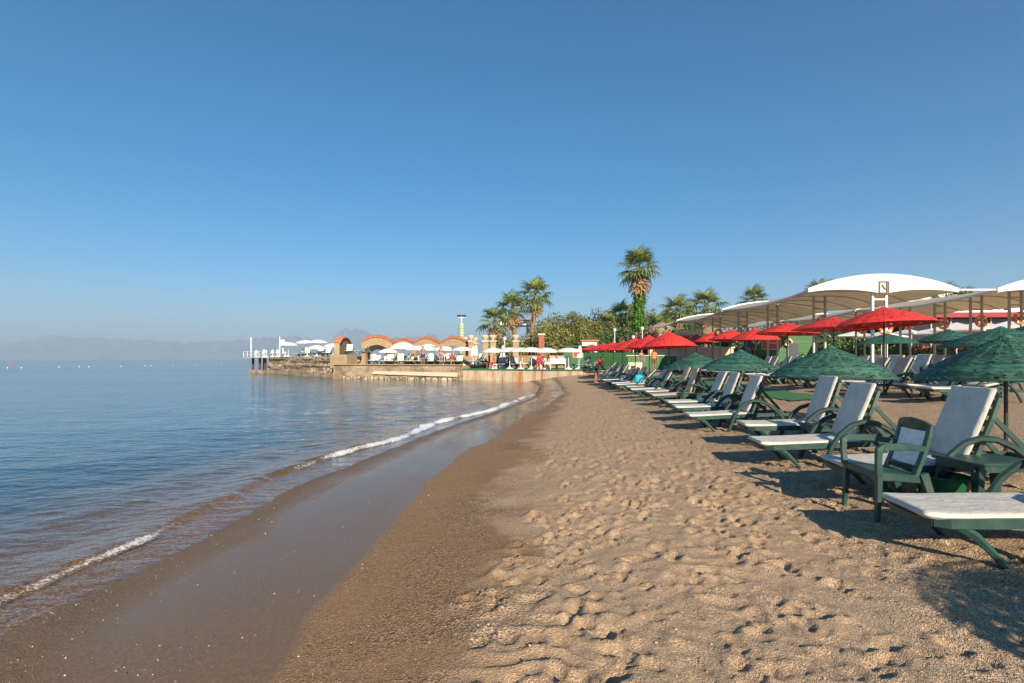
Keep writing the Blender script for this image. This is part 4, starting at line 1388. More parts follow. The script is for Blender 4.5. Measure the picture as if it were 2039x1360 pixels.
for i, (px, pa, pr, Y, r_, zd) in enumerate(UM):
    if i < 5: lab = ORDL[i] + ' open white parasol on the rubble stone block of the pier'; gr = 'white parasols on the pier block'
    elif i < 12: lab = ORDL[i - 5] + ' open white parasol on the stone terrace with the arches'; gr = 'white parasols on the stone terrace'
    else: lab = ORDL[i - 12] + ' open white parasol on the green carpeted deck'; gr = 'white parasols on the green deck'
    if px == 803: lab = 'largest open white parasol on the stone terrace beside the tiled arch'
    fabric_parasol(px, pa, pr, Y, r_, zd, lab, gr, spin=i * .4)
for i, (px, pa, Y, zd) in enumerate([(511, 697, 67.5, 1.78), (526, 696, 66.6, 1.78), (530, 697, 67.0, 1.78), (543, 696, 65.3, 1.78), (553, 696, 64.5, 1.8), (568, 697, 63.6, ZC), (612, 691, 58, ZC), (942, 690, 45.8, ZA), (948, 688, 45.6, ZA), (1001, 686, 47, ZB + .08), (1152, 688, 41, ZB + .08)]):
    lab = ORDL[i] + ' folded white parasol from the tip of the pier'
    folded_parasol(px, pa, Y, zd, lab, lean=R(4) if px == 1152 else 0.0)
SQ = [(1365, 656, 664, 52, 2.0), (1402, 664, 671, 50, 1.6), (1755, 660, 670, 44, 1.9), (1808, 655, 664, 48, 1.5), (1845, 656, 664, 47, 1.6), (1905, 642, 656, 42, 2.3), (1950, 640, 654, 43, 2.4), (2008, 639, 652, 42, 2.4), (1700, 660, 668, 48, 2.0)]
for i, (px, pa, pr, Y, r_) in enumerate(SQ):
    x = at(px, 0, Y).x
    fabric_parasol(px, pa, pr, Y, r_, gz(x, Y), ['square white parasol beside the thatched roof', 'small square white parasol below the far canopy', 'square white parasol left of the emblem posts', 'small white square parasol in the distance right of the emblem posts', 'second small white square parasol in the distance', 'square white parasol in front of the red banded building, leftmost', 'square white parasol in the middle before the red banded building', 'square white parasol before the red banded building at the picture edge', 'low white square parasol behind the clipped hedge'][i], 'square white parasols', PYR, R(8 * i))

# loungers on the terraces
k_ = 0
for zone, lst in (('pier block', [(583, 62.5, ZC), (596, 61.5, ZC), (608, 60, ZC), (620, 58.5, ZC), (634, 57.5, ZC), (645, 56, ZC), (658, 54.5, ZC), (672, 52.6, ZC), (692, 50.0, ZC + .12), (700, 49.6, ZC + .12)]),
                  ('stone terrace', [(756, 47.6, ZA), (764, 47.4, ZA), (777, 47.1, ZA), (785, 46.9, ZA), (797, 46.7, ZA), (811, 46.4, ZA), (818, 46.3, ZA), (832, 46.0, ZA), (857, 45.5, ZA), (870, 45.3, ZA), (896, 45.0, ZA), (910, 44.8, ZA), (930, 44.5, ZA), (955, 45.4, ZA), (738, 50, ZA), (812, 50, ZA), (880, 49, ZA)]),
                  ('green deck', [(978, 44.2, ZB + .08), (1000, 44.0, ZB + .08), (1024, 43.4, ZB + .08), (1048, 43.2, ZB + .08), (1070, 42.8, ZB + .08), (1100, 42.3, ZB + .08), (1140, 42.2, ZB + .08), (1118, 42.6, ZB + .08)])):
    for i, (px, Y, zd) in enumerate(lst):
        a = at(px, 0, Y)
        place_lounger(a.x, Y, R(78 + (i * 37) % 25) if i % 3 else R(20), 60, ORDL[i] + ' white padded lounger on the ' + zone, 'loungers on the ' + zone, far=True, z=zd + .055,
                      cush=CUSHION if zone != 'green deck' else tinted('grey', (.33, .35, .36)))


# ------------------------------------------------------------------ tiled arches and pillars on the terrace
def arch_wall(label, p0, p1, ztop_mid, zspring, zdeck, thick, humps=1, opening=True, y_extra=0.0):
    p0 = Vector(p0); p1 = Vector(p1)
    L = (p1 - p0).length
    t = thing('tiled_arch', label, 'arch', (p0.x, p0.y, zdeck), math.atan2(p1.y - p0.y, p1.x - p0.x), 'tiled garden arches')
    H0, H1 = zspring - zdeck, ztop_mid - zdeck

    def top(u):
        return H0 + (H1 - H0) * (abs(math.sin(math.pi * humps * u)) if humps > 1 else math.sin(math.pi * min(max(u, 0), 1)) ** .75)
    wl = MB()
    N_ = 16 * humps
    for h in range(humps):
        us = [(h + i / 16) / humps for i in range(17)]
        if opening:
            pw = .16 / humps if humps == 1 else .10
            outer = [(u * L, top(u)) for u in us]
            a0, a1 = us[0] * L, us[-1] * L
            wp = (a1 - a0) * .17
            inner = []
            for i in range(13):
                v = i / 12
                xx = a1 - wp - (a1 - a0 - 2 * wp) * v
                inner.append((xx, (H0 - .45) + (H1 - H0) * math.sin(math.pi * v) ** .8 * .95 if 0 < i < 12 else H0 - .5))
            # the arch band, built as quads between outer and inner curve
            M_ = 16
            for i in range(M_):
                u0 = us[i]; u1 = us[i + 1]
                def low(u):
                    v = (u * L - a0 - wp) / (a1 - a0 - 2 * wp)
                    return None if v <= 0 or v >= 1 else (H0 - .62) + (H1 - H0) * .72 * math.sin(math.pi * v) ** .7
                z0_, z1_ = low(u0), low(u1)
                z0_ = 0 if z0_ is None else z0_; z1_ = 0 if z1_ is None else z1_
                if (z0_ == 0) != (z1_ == 0): z0_ = z1_ = max(z0_, z1_) - (.0)
                x0_, x1_ = u0 * L, u1 * L
                wl.add([(x0_, 0, z0_), (x1_, 0, z1_), (x1_, 0, top(u1)), (x0_, 0, top(u0)), (x0_, thick, z0_), (x1_, thick, z1_), (x1_, thick, top(u1)), (x0_, thick, top(u0))],
                       [(0, 1, 2, 3), (7, 6, 5, 4), (0, 4, 5, 1), (3, 2, 6, 7), (0, 3, 7, 4), (1, 5, 6, 2)])
        else:
            for i in range(16):
                x0_, x1_ = us[i] * L, us[i + 1] * L
                wl.add([(x0_, 0, 0), (x1_, 0, 0), (x1_, 0, top(us[i + 1])), (x0_, 0, top(us[i])), (x0_, thick, 0), (x1_, thick, 0), (x1_, thick, top(us[i + 1])), (x0_, thick, top(us[i]))],
                       [(0, 1, 2, 3), (7, 6, 5, 4), (0, 3, 7, 4), (1, 5, 6, 2), (3, 2, 6, 7)])
    wl.build('wall', STONE, t)
    tm = MB()
    tm.sweep([(0, -.12, .0), (0, thick / 2, .12), (0, thick + .12, 0)], [(.10, .075), (.10, .08), (.10, .075)], 6, up=(0, 0, 1))
    tm = tm.mesh('roof_tile', TERRA, True)
    s = 0.0
    nt_ = int(L * 1.12 / .19)
    for i in range(nt_ + 1):
        u = i / nt_
        o = link('roof_tile', tm, t)
        o.location = (u * L, 0, top(u) + .02)
        du = .01
        sl_ = math.atan2(top(min(1, u + du)) - top(max(0, u - du)), (min(1, u + du) - max(0, u - du)) * L)
        o.rotation_euler = (0, -sl_, 0)
    return t


def g3(px, py, Y):
    v = at(px, py, Y); return (v.x, v.y, 0)


def zat(py, Y): return at(0, py, Y).z


arch_wall('nearest big tiled arch gateway on the stone terrace', g3(720, 0, 50), g3(780, 0, 49.4), zat(671, 50), zat(682, 50), ZA, .45)
arch_wall('second lower tiled arch behind the big gateway', g3(728, 0, 52), g3(772, 0, 51.6), zat(681, 52), zat(690, 52), ZA, .4)
arch_wall('tiled arch wall on the stone block seen almost end on', g3(676, 0, 51.0), g3(698, 0, 56), zat(673, 53), zat(683, 52), ZC, .5, 1, False)
arch_wall('wavy tiled wall with two humps behind the white parasols', g3(822, 0, 52.5), g3(932, 0, 51), zat(673.5, 52), zat(684, 52), ZA, .4, 2)
arch_wall('low tiled arch between the gateway and the wavy wall', g3(784, 0, 56), g3(822, 0, 55.5), zat(676, 56), zat(684, 56), ZA, .4)
URN = MB().lathe([(.10, 0), (.16, .04), (.10, .10), (.24, .22), (.34, .36), (.36, .46), (.30, .52), (.12, .56)], 12).mesh('urn', CREAM, True)
PILS = [(926, 672, 55), (938, 668.5, 50), (946, 673, 52), (966, 668, 48), (981.5, 667.5, 48), (1026.5, 667.5, 47)]
PL = ['leftmost stone pillar with urn behind the wavy tiled wall', 'stone pillar with urn at the end of the wavy tiled wall', 'smaller stone pillar with urn behind the second one', 'stone pillar with urn left of the white notice',
      'stone pillar with urn bearing the white notice', 'lone stone pillar with urn right of the globe lamp']
for i, (px, pt, Y) in enumerate(PILS):
    a = at(px, pt, Y); zd = ZA if i < 5 else ZB + .08
    t = thing('stone_pillar', PL[i], 'pillar', (a.x, Y, zd), R(6), 'stone pillars with urns')
    h = a.z - zd - .56
    MB().box(0, 0, h / 2, .56, .56, h).build('shaft', STONE, t, bevel=.02)
    MB().box(0, 0, h + .0, .70, .70, .10).build('capital', CREAM, t, bevel=.02)
    u = link('urn', URN, t); u.location = (0, 0, h + .05)
    if i == 4: MB().box(0, -.30, h * .62, .34, .03, .5).build('notice', WHITE_PT, t)
# low walls, bar and furniture shapes behind the parasols
wl_ = thing('low_garden_wall', 'low stone wall running behind the loungers on the terrace', 'wall', (0, 0, 0))
MB().prism([at(785, 0, 51).xy, at(952, 0, 48.6).xy, at(953, 0, 49).xy, at(786, 0, 51.4).xy], ZA, ZA + .85).build('wall', STONE, wl_)
wl2 = thing('low_garden_wall', 'low brick and stone wall behind the green carpeted deck', 'wall', (0, 0, 0))
MB().prism([at(960, 0, 49).xy, at(1122, 0, 46.4).xy, at(1122, 0, 46.8).xy, at(960, 0, 49.4).xy], ZB, ZB + 1.15).build('wall', STONE, wl2)
MB().prism([at(960, 0, 48.98).xy, at(1122, 0, 46.36).xy, at(1122, 0, 46.86).xy, at(960, 0, 49.48).xy], ZB + 1.15, ZB + 1.24).build('coping', TERRA, wl2)
# portico
a0 = at(1000, 640, 76); a1 = at(1056, 640, 76)
t = thing('white_portico', 'white portico with square columns and a red tiled edge behind the palms', 'portico', (a0.x, 76, .9))
W_ = a1.x - a0.x; H_ = a0.z - .9
MB().box(W_ / 2, 1.5, H_ - .25, W_ + .6, 4, .7).build('entablature', WHITE_PT, t, bevel=.04)
MB().box(W_ / 2, 1.5, H_ + .17, W_ + 1.0, 4.5, .14).build('roof_edge', TERRA, t)
for x in (.25, W_ - .25):
    for y in (0, 3):
        MB().box(x, y, (H_ - .6) / 2, .55, .55, H_ - .6).build('column', GREY_PT, t, bevel=.03)
t = thing('garden_house', 'small stone house with pitched brown roof behind the slender palm', 'house', (at(1078, 0, 82).x, 82, 1.0))
MB().box(0, 0, 1.6, 3.6, 3, 3.2).build('wall', STONE, t)
MB().add([(-2.1, -1.8, 3.2), (2.1, -1.8, 3.2), (2.1, 1.8, 3.2), (-2.1, 1.8, 3.2), (0, 0, 4.6)], [(0, 1, 4), (1, 2, 4), (2, 3, 4), (3, 0, 4), (3, 2, 1, 0)]).build('roof', THATCH, t)
MB().box(0, -1.52, 1.2, 1.0, .06, 1.9).build('door', WOOD, t)
MB().box(0, 0, 4.75, .5, .5, .6).build('chimney', CREAM, t)
t = thing('brick_pillar', 'red brick gate pillar with pale cap by the olive tree', 'pillar', (at(1078, 0, 56).x, 56, .6))
hp = zat(668, 56) - .6
MB().box(0, 0, hp / 2, .62, .62, hp).build('shaft', BRICK, t, bevel=.02)
MB().box(0, 0, hp + .1, .8, .8, .2).build('cap', CREAM, t, bevel=.04)
# lamp tower
a = at(919, 645, 78)
t = thing('floodlight_tower', 'pale green banded tower with four floodlights on top', 'tower', (a.x, 78, .8))
h = a.z - .8
for k in range(14):
    MB().lathe([(.42, 0), (.46, .06), (.46, .34), (.42, .4)], 14).build('ring', mat('tower_green', (.36, .43, .27), .6, .1, 4), t, True).location = (0, 0, h - .4 * (k + 1))
MB().lathe([(.1, h), (.08, h + 1.0)], 8).build('mast', WHITE_PT, t, True)
MB().lathe([(.38, -.2), (.38, h - 5.4)], 12).build('shaft', mat('tower_green'  , (.42, .52, .26)), t, True)
MB().bar((-.55, 0, h + 1.0), (.55, 0, h + 1.0), .08, .08).build('crossarm', WHITE_PT, t)
for s, dx in ((-1, .5), (-1, .22), (1, .22), (1, .5)):
    MB().lathe([(.10, 0), (.2, .22), (.2, .3)], 10).build('floodlight', mat('lamp_black', (.03, .03, .035), .4, .2, 6), t, True).location = (s * dx, 0, h + 1.05)
# globe lamps
for px, pt, Y, lab in ((1005, 672, 46, 'white globe lamp post beside the folded parasol on the deck'), (1224, 655, 50, 'white globe lamp post above the green board fence'), (1261, 669, 48, 'white globe lamp post left of the oleander'),
                       (1279, 652, 50, 'white globe lamp above the oleander'), (1326, 652, 50, 'white globe lamp before the thatched roof'), (1382, 651, 50, 'white globe lamp below the far canopy')):
    a = at(px, pt, Y); g = gz(a.x, Y) if px > 1100 else ZB + .08
    t = thing('globe_lamp', lab, 'lamp', (a.x, Y, g), 0, 'globe lamps')
    MB().lathe([(.05, 0), (.035, a.z - g - .2)], 8).build('post', WHITE_PT, t, True)
    MB().lathe([(.02, -.17), (.12, -.13), (.17, 0), (.12, .13), (.02, .17)], 12).build('globe', WHITE_FAB, t, True).location = (0, 0, a.z - g - .1)
# white bench
a = at(1111, 0, 40.6)
t = thing('white_bench', 'white slatted bench at the front of the green deck', 'bench', (a.x, 40.6, ZB + .08), R(176))
for k in range(4): MB().box(0, .28 + .02 * k, .50 + .10 * k, 1.25, .03, .075).build('slat', WHITE_PT, t)
for k in range(4): MB().box(0, -.14 + .11 * k, .44, 1.25, .08, .03).build('slat', WHITE_PT, t)
for x in (-.58, .58):
    MB().box(x, .26, .42, .06, .06, .84).build('leg', CREAM, t); MB().box(x, -.14, .22, .06, .06, .44).build('leg', CREAM, t)


# ------------------------------------------------------------------ huts, fence, thatched roofs, restaurant
a = at(1144, 0, 47.5); g = .62
t = thing('beach_hut', 'small green plank hut with a red notice at the end of the green deck', 'hut', (a.x, 47.5, g), R(-4))
hw = 2.1; hh = zat(692, 47.5) - g
for k in range(9): MB().box(-hw / 2 + hw * (k + .5) / 9, -1.0, hh / 2, hw / 9 - .012, .05, hh).build('plank', GREEN_BD, t)
MB().box(0, 0, hh / 2, hw - .03, 1.92, hh - .02).build('wall', GREEN_BD, t)
MB().box(0, 0, hh + .08, hw + .5, 2.5, .14).build('roof', DKGREEN, t, bevel=.02)
MB().box(.25, -1.05, hh * .72, .80, .04, .62).build('red_notice', RED_PT, t)
MB().box(.25, -1.035, hh * .72, .92, .03, .74).build('notice_frame', CREAM, t)
MB().box(-.55, -1.05, hh * .32, .5, .05, 1.1).build('chair_shadow_panel', DKGREEN, t)  # dark green slab standing in for a chair's shadow on the hut front
fa, fb = at(1160, 0, 46.5), at(1262, 0, 44.0)
t = thing('board_fence', 'green fence of horizontal boards behind the red parasols', 'fence', (fa.x, fa.y, gz(fa.x, fa.y)), math.atan2(fb.y - fa.y, fb.x - fa.x))
FL = (fb - fa).length; fh = zat(702, 45.5) - gz(fa.x, fa.y)
for k in range(11): MB().box(FL / 2, 0, fh * (k + .5) / 11, FL, .04, fh / 11 - .022).build('plank', GREEN_BD, t)
for k in range(6): MB().box(FL * k / 5, .06, fh / 2, .09, .08, fh + .1).build('post', DKGREEN, t)
for s_, (px, pt, Y, w) in enumerate([(1172, 681, 49, 1.4)]):
    q = at(px, pt, Y)
    t = thing('white_kiosk', 'small white kiosk with a terracotta roof beside the green hut', 'kiosk', (q.x, Y, .62))
    MB().box(0, 0, (q.z - .62) / 2, w, 1.2, q.z - .62).build('wall', WHITE_PT, t)
    MB().box(0, 0, q.z - .62 + .1, w + .3, 1.5, .18).build('roof', TERRA, t, bevel=.03)
    MB().box(0, -.62, (q.z - .62) * .72, w * .8, .04, .06).build('shelf', GREY_PT, t)
for px, pt, Y, w, lab in ((1318, 641, 60, 5.2, 'thatched umbrella roof right of the oleander'), (1415, 650, 58, 5.5, 'thatched roof below the far canopy'), (1335, 655, 66, 4.0, 'smaller thatched roof behind the palms')):
    q = at(px, pt, Y); g = gz(q.x, Y); H = q.z - g
    t = thing('thatched_shelter', lab, 'shelter', (q.x, Y, g), 0, 'thatched shelters')
    th_ = MB(); pr = [(w * .5, H * .60 - .1), (w * .52, H * .62), (w * .36, H * .78), (w * .18, H * .92), (.1, H)]
    th_.lathe(pr, 26)
    rn = random.Random(int(px))
    th_.v = [(x * (1 + rn.uniform(-.03, .03)), y * (1 + rn.uniform(-.03, .03)), z + rn.uniform(-.05, .05)) for x, y, z in th_.v]
    th_.build('thatch', THATCH, t, True)
    for k in range(6):
        an = k * math.pi / 3 + .3
        MB().lathe([(.07, 0), (.06, H * .66)], 7, w * .36 * math.cos(an), w * .36 * math.sin(an)).build('post', WOOD, t, True)
    MB().box(0, 0, .55, w * .5, w * .35, 1.1).build('counter', WOOD, t)
# bar counter
q = at(1300, 0, 41); g = gz(q.x, 41)
t = thing('beach_bar', 'green fronted beach bar counter with a cream wall behind', 'bar', (q.x, 41, g), R(-3))
for k in range(12): MB().box(-1.9 + .32 * k, -.35, .55, .30, .06, 1.1).build('plank', GREEN_BD, t)
MB().box(-.14, -.1, 1.13, 4.1, .75, .07).build('counter_top', CREAM, t)
q2 = at(1375, 0, 46)
t = thing('cream_wall', 'low cream plastered wall behind the bar and its chairs', 'wall', (q2.x, 46, gz(q2.x, 46)))
MB().box(0, 0, .9, 7.6, .35, 1.8).build('wall', CREAM, t)
MB().box(0, 0, 1.85, 7.8, .5, .1).build('coping', WHITE_PT, t)
# hut with red board
q = at(1546, 0, 38); g = gz(q.x, 38); hh = zat(668, 38) - g
t = thing('rental_hut', 'green hut with a large red board and a small white cross sign', 'hut', (q.x, 38, g), R(-2))
for k in range(8): MB().box(0, -1.2, hh * (k + .5) / 8, 3.9, .05, hh / 8 - .015).build('plank', GREEN_BD, t)
MB().box(0, 0, hh / 2, 3.86, 2.3, hh - .02).build('wall', GREEN_BD, t)
MB().box(0, 0, hh + .06, 4.3, 2.8, .12).build('roof', DKGREEN, t)
zb_ = zat(687, 38) - g
MB().box(-.95, -1.25, zb_, 1.25, .04, .62).build('red_board', RED_PT, t)
MB().box(-.95, -1.235, zb_, 1.35, .03, .72).build('board_frame', CREAM, t)
MB().box(.45, -1.25, zb_ - .1, .42, .04, .10).build('cross_sign', CREAM, t)
MB().box(.45, -1.252, zb_ - .22, .13, .04, .46).build('sign_stem', WHITE_PT, t)
RING2 = MB().sweep([(.24 * math.cos(2 * math.pi * k / 20), 0, .24 * math.sin(2 * math.pi * k / 20)) for k in range(21)], .065, 8, up=(0, 1, 0)).mesh('ring', mat('ring_white', (.7, .62, .5), .5, .1, 6), True)
BAND2 = MB()
for k in range(4): BAND2.sweep([(.24 * math.cos(k * 1.571 + d_), 0, .24 * math.sin(k * 1.571 + d_)) for d_ in (-.2, 0, .2)], .072, 8, up=(0, 1, 0))
BAND2 = BAND2.mesh('band', ORANGE, True)
for px, py, lab in ((1506, 678, 'white lifebuoy left of the red board'), (1570, 682, 'white lifebuoy right of the cross sign')):
    v = at(px, py, 36.6); tt = thing('lifebuoy', lab, 'lifebuoy', v, 0, 'lifebuoys by the green hut'); link('ring', RING2, tt); link('band', BAND2, tt)
    gg = gz(v.x, 36.7); MB().box(0, .1, (gg - v.z) / 2 - .1, .06, .05, v.z - gg + .5).build('stake', GREY_PT, tt)
v = at(1580, 698, 34); g = gz(v.x, 34)
t = thing('white_board', 'plain white board standing by the green hut', 'board', (v.x, 34, g))
MB().box(0, 0, v.z - g, .62, .04, .95).build('panel', WHITE_PT, t)
for s in (-1, 1): MB().box(.26 * s, .03, (v.z - g) / 2, .05, .04, v.z - g).build('leg', GREY_PT, t)
for px, Y, lab in ((1596, 36, 'terracotta planter pot beside the white board'), (1530, 36.4, 'terracotta planter pot in front of the red board')):
    v = at(px, 0, Y); t = thing('planter', lab, 'planter', (v.x, Y, gz(v.x, Y)), 0, 'terracotta planters')
    MB().lathe([(.18, 0), (.26, .42), (.30, .46), (.30, .52), (.24, .52)], 14).build('pot', TERRA, t, True)
    vv, ff = leaf_cloud([(0, 0, .85, .35, .35, .38)], 500, .09, 300 + px); link('plant', np_mesh('plant', vv, ff, LEAF_IVY), t)
# restaurant
x0, x1, Y = 42.0, 66.0, 54.0
g = gz(50, Y)
t = thing('restaurant', 'long low restaurant with a dark red roof band and dark glass front', 'building', (x0, Y, g), R(-3))
L_ = x1 - x0
zt = zat(624, Y) - g; zb = zat(634, Y) - g
MB().box(L_ / 2, 4, zt / 2 - .1, L_ - .3, 8, zt - .3).build('wall', DARKGL, t)
MB().box(L_ / 2, 2.5, (zt + zb) / 2, L_ + 1, 7, zt - zb).build('roof_band', mat('dark_red_band', (.26, .018, .025), .5, .12, 4), t, bevel=.03)
MB().box(L_ / 2, 2.5, zt + .1, L_ + .6, 6.6, .2).build('roof', WHITE_PT, t)
for k in range(13): MB().box(L_ * k / 12, -.12, zb / 2, .12, .12, zb).build('mullion', GREY_PT, t)
for k in range(12):
    MB().box(L_ * (k + .5) / 12, -.05, zb * .48, L_ / 12 - .2, .05, zb * .86).build('pane', DARKGL, t)
    if k % 2 == 0: MB().box(L_ * (k + .5) / 12, -.14, zb * .22, L_ / 12 - .3, .06, zb * .34).build('red_panel', RED_PT, t)
for i, (px, py, Y_, W2, H2) in enumerate([(1790, 604, 95, 9, 3.0), (1845, 585, 120, 12, 5), (1980, 600, 100, 10, 3)]):
    v = at(px, py, Y_); g = gz(v.x, Y_)
    t = thing('white_villa', ['small white villa with arched window behind the canopies', 'white gabled villa roof far behind the trees', 'white flat roofed villa far right behind the canopies'][i], 'house', (v.x, Y_, g), 0, 'white villas behind the trees')
    MB().box(0, 0, (v.z - g) / 2, W2, 5, v.z - g).build('wall', WHITE_PT, t)
    MB().add([(-W2 / 2 - .3, -2.8, v.z - g), (W2 / 2 + .3, -2.8, v.z - g), (W2 / 2 + .3, 2.8, v.z - g), (-W2 / 2 - .3, 2.8, v.z - g), (-W2 / 4, 0, v.z - g + 1.2), (W2 / 4, 0, v.z - g + 1.2)], [(0, 1, 5, 4), (1, 2, 5), (2, 3, 4, 5), (3, 0, 4), (3, 2, 1, 0)]).build('roof', GREY_PT, t)
    for k in range(3): MB().box(-W2 / 3 + k * W2 / 3, -2.52, (v.z - g) - 1.3, 1.2, .08, 1.3).build('window', DARKGL, t)

# strips of green carpet on the sand
def strip(name, pts, w, label):
    V = []; Fc = []
    P = []
    for (xa, ya), (xb, yb) in zip(pts[:-1], pts[1:]):
        n = max(2, int(math.hypot(xb - xa, yb - ya) / .25))
        P += [(xa + (xb - xa) * i / n, ya + (yb - ya) * i / n) for i in range(n)]
    P.append(pts[-1])
    for i, (x, y) in enumerate(P):
        a_ = P[max(0, i - 1)]; b_2 = P[min(len(P) - 1, i + 1)]
        d = Vector((b_2[0] - a_[0], b_2[1] - a_[1], 0)).normalized(); nn = Vector((-d.y, d.x, 0))
        for s in (-1, -.5, 0, .5, 1):
            q = Vector((x, y, 0)) + nn * (s * w / 2 + .02 * random.random())
            V.append((q.x, q.y, gtop(q.x, q.y) + .028))
    for i in range(len(P) - 1):
        for s in range(4): Fc.append((i * 5 + s, i * 5 + s + 1, i * 5 + 6 + s, i * 5 + 5 + s))
    mb = MB(); mb.v = V; mb.f = Fc
    o = mb.build(name, TURF)
    tag(o, label, 'path', kind='structure')


strip('carpet_path', [(8.3, 14.0), (8.7, 22.0), (9.3, 34.0)], 1.3, 'green carpet path between the first and second lounger rows')
strip('carpet_strip', [(6.9, 33.0), (10.5, 38.5)], 1.6, 'green carpet strip leading to the beach bar')

# float line in the sea
FLOAT = MB().lathe([(.03, -.1), (.2, -.06), (.26, .06), (.2, .2), (.05, .24)], 10)
FW = FLOAT.mesh('float', WHITE_PT, True); FR_ = FLOAT.mesh('float', mat('float_red', (.6, .06, .06), .4, .1, 6), True)
fl = [(25, 727, 1), (15, 732, 0), (43, 732, 0), (97, 730, 1), (118, 730.5, 0), (158, 730, 0), (177, 730, 0), (213, 728.5, 1), (241, 729, 0), (289, 728, 0), (301, 728, 0), (345, 727, 0), (370, 727, 1), (391, 726, 0), (421, 725, 1), (430, 725, 0), (441, 725, 0)]
for i, (px, py, red) in enumerate(fl):
    Y = 1.74 / (py - 715) * F
    v = at(px, py, Y)
    o = link('buoy', FR_ if red else FW); o.location = (v.x, Y, -.28 - (v.x ** 2 + Y * Y) / 3.8e6); s = 1.0 if px == 25 else .48; o.scale = (s, s, s)
    tag(o, ORDL[i] + ' float of the buoy line, ' + ('red' if red else 'white') + ', out on the sea', 'buoy', 'floats of the buoy line')


# ------------------------------------------------------------------ people
def person(label, loc, rz, pose, skin, clothes, hair=HAIR, h=1.68, seat=False):
    """pose: dict of joints (x right, y forward = +y facing, z up) for a 1.68 m body; clothes: list of (name, material, predicate)"""
    t = thing('person', label, 'person', loc, rz, 'people on the beach and terrace')
    k = h / 1.68
    J = dict(pelvis=(0, 0, .93), waist=(0, .01, 1.08), chest=(0, 0, 1.27), neck=(0, -.01, 1.43), throat=(0, .01, 1.50), head=(0, .03, 1.58), crown=(0, .015, 1.66),
             shL=(-.17, -.01, 1.385), shR=(.17, -.01, 1.385), elL=(-.22, -.03, 1.12), elR=(.22, -.03, 1.12), wrL=(-.23, .04, .88), wrR=(.23, .04, .88),
             hipL=(-.09, 0, .88), hipR=(.09, 0, .88), knL=(-.10, .02, .49), knR=(.10, .02, .49), anL=(-.10, -.02, .09), anR=(.10, -.02, .09), toL=(-.11, .15, .03), toR=(.11, .15, .03))
    J.update(pose)
    rad = dict(pelvis=(.155, .115), waist=(.125, .095), chest=(.155, .11), neck=(.06, .06), throat=(.055, .058), head=(.078, .095), crown=(.055, .06), shL=.06, shR=.06, elL=.042, elR=.042, wrL=.03, wrR=.03,
               hipL=.088, hipR=.088, knL=.058, knR=.058, anL=.037, anR=.037, toL=.03, toR=.03)
    E = [('pelvis', 'waist'), ('waist', 'chest'), ('chest', 'neck'), ('neck', 'throat'), ('throat', 'head'), ('head', 'crown'), ('chest', 'shL'), ('shL', 'elL'), ('elL', 'wrL'), ('chest', 'shR'), ('shR', 'elR'), ('elR', 'wrR'),
         ('pelvis', 'hipL'), ('hipL', 'knL'), ('knL', 'anL'), ('anL', 'toL'), ('pelvis', 'hipR'), ('hipR', 'knR'), ('knR', 'anR'), ('anR', 'toR')]
    names = list(J)
    vs = [Vector(J[n]) * k for n in names]; rs = [rad[n] if isinstance(rad[n], tuple) else (rad[n],) * 2 for n in names]
    ed = [(names.index(a_), names.index(b_2)) for a_, b_2 in E]
    for sd_ in 'LR':                         # hands: palm and five fingers
        w = Vector(J['wr' + sd_]); d = (w - Vector(J['el' + sd_])).normalized()
        sid = d.cross(Vector((0, 1, .2))).normalized()
        pi = len(vs); vs.append((w + d * .075) * k); rs.append((.032, .018)); ed.append((names.index('wr' + sd_), pi))
        for q in range(5):
            off = (q - 2) * .016
            L1 = (.05, .062, .066, .06, .048)[q]
            b0 = len(vs)
            fw = Vector((0, 1, 0)) * .02
            if q == 0: p1 = w + d * .06 + sid * -.04; p2 = w + d * .10 + sid * -.055
            else: p1 = w + d * (.10 + L1 * .4) + sid * off; p2 = w + d * (.10 + L1) + sid * off + fw
            vs.append(p1 * k); rs.append((.009, .009)); vs.append(p2 * k); rs.append((.007, .007))
            ed += [(pi, b0), (b0, b0 + 1)]
    me = bpy.data.meshes.new('body'); me.from_pydata([tuple(v) for v in vs], ed, [])
    o = bpy.data.objects.new('body_tmp', me); COL.objects.link(o)
    sk = o.modifiers.new('s', 'SKIN'); sk.use_smooth_shade = True; sk.branch_smoothing = .4
    for i, sv in enumerate(me.skin_vertices[0].data):
        sv.radius = (rs[i][0] * k, rs[i][1] * k); sv.use_root = (i == 0)
    o.modifiers.new('d', 'SUBSURF').levels = 1
    dg = bpy.context.evaluated_depsgraph_get(); dg.update()
    bm_ = bpy.data.meshes.new_from_object(o.evaluated_get(dg))
    bpy.data.objects.remove(o)
    bm_.materials.clear(); bm_.materials.append(skin); bm_.name = 'body'
    bo = link('body', bm_, t)
    hd = Vector(J['head']) * k; up = (Vector(J['crown']) - Vector(J['throat'])).normalized()
    fwd = Vector(pose.get('_fwd', (0, 1, 0)))

    def shell(name, material, pred, grow):
        b = bmesh.new(); b.from_mesh(bm_)
        dele = [f for f in b.faces if not pred(f.calc_center_median() / k)]
        bmesh.ops.delete(b, geom=dele, context='FACES')
        b.normal_update()
        for v in b.verts: v.co += v.normal * grow
        m2 = bpy.data.meshes.new(name); b.to_mesh(m2); b.free(); m2.materials.clear(); m2.materials.append(material)
        if len(m2.polygons): link(name, m2, bo)
    hk = Vector(J['head'])
    shell('hair', hair, lambda c: (c - hk).length < .16 and ((c - hk).dot(up) > .035 or (c - hk).dot(fwd) < -.01) and (c - hk).dot(up) > -.10, .022)
    for nm, m_, pr in clothes: shell(nm, m_, pr, .014)
    fc = MB()
    sdv = fwd.cross(up).normalized()
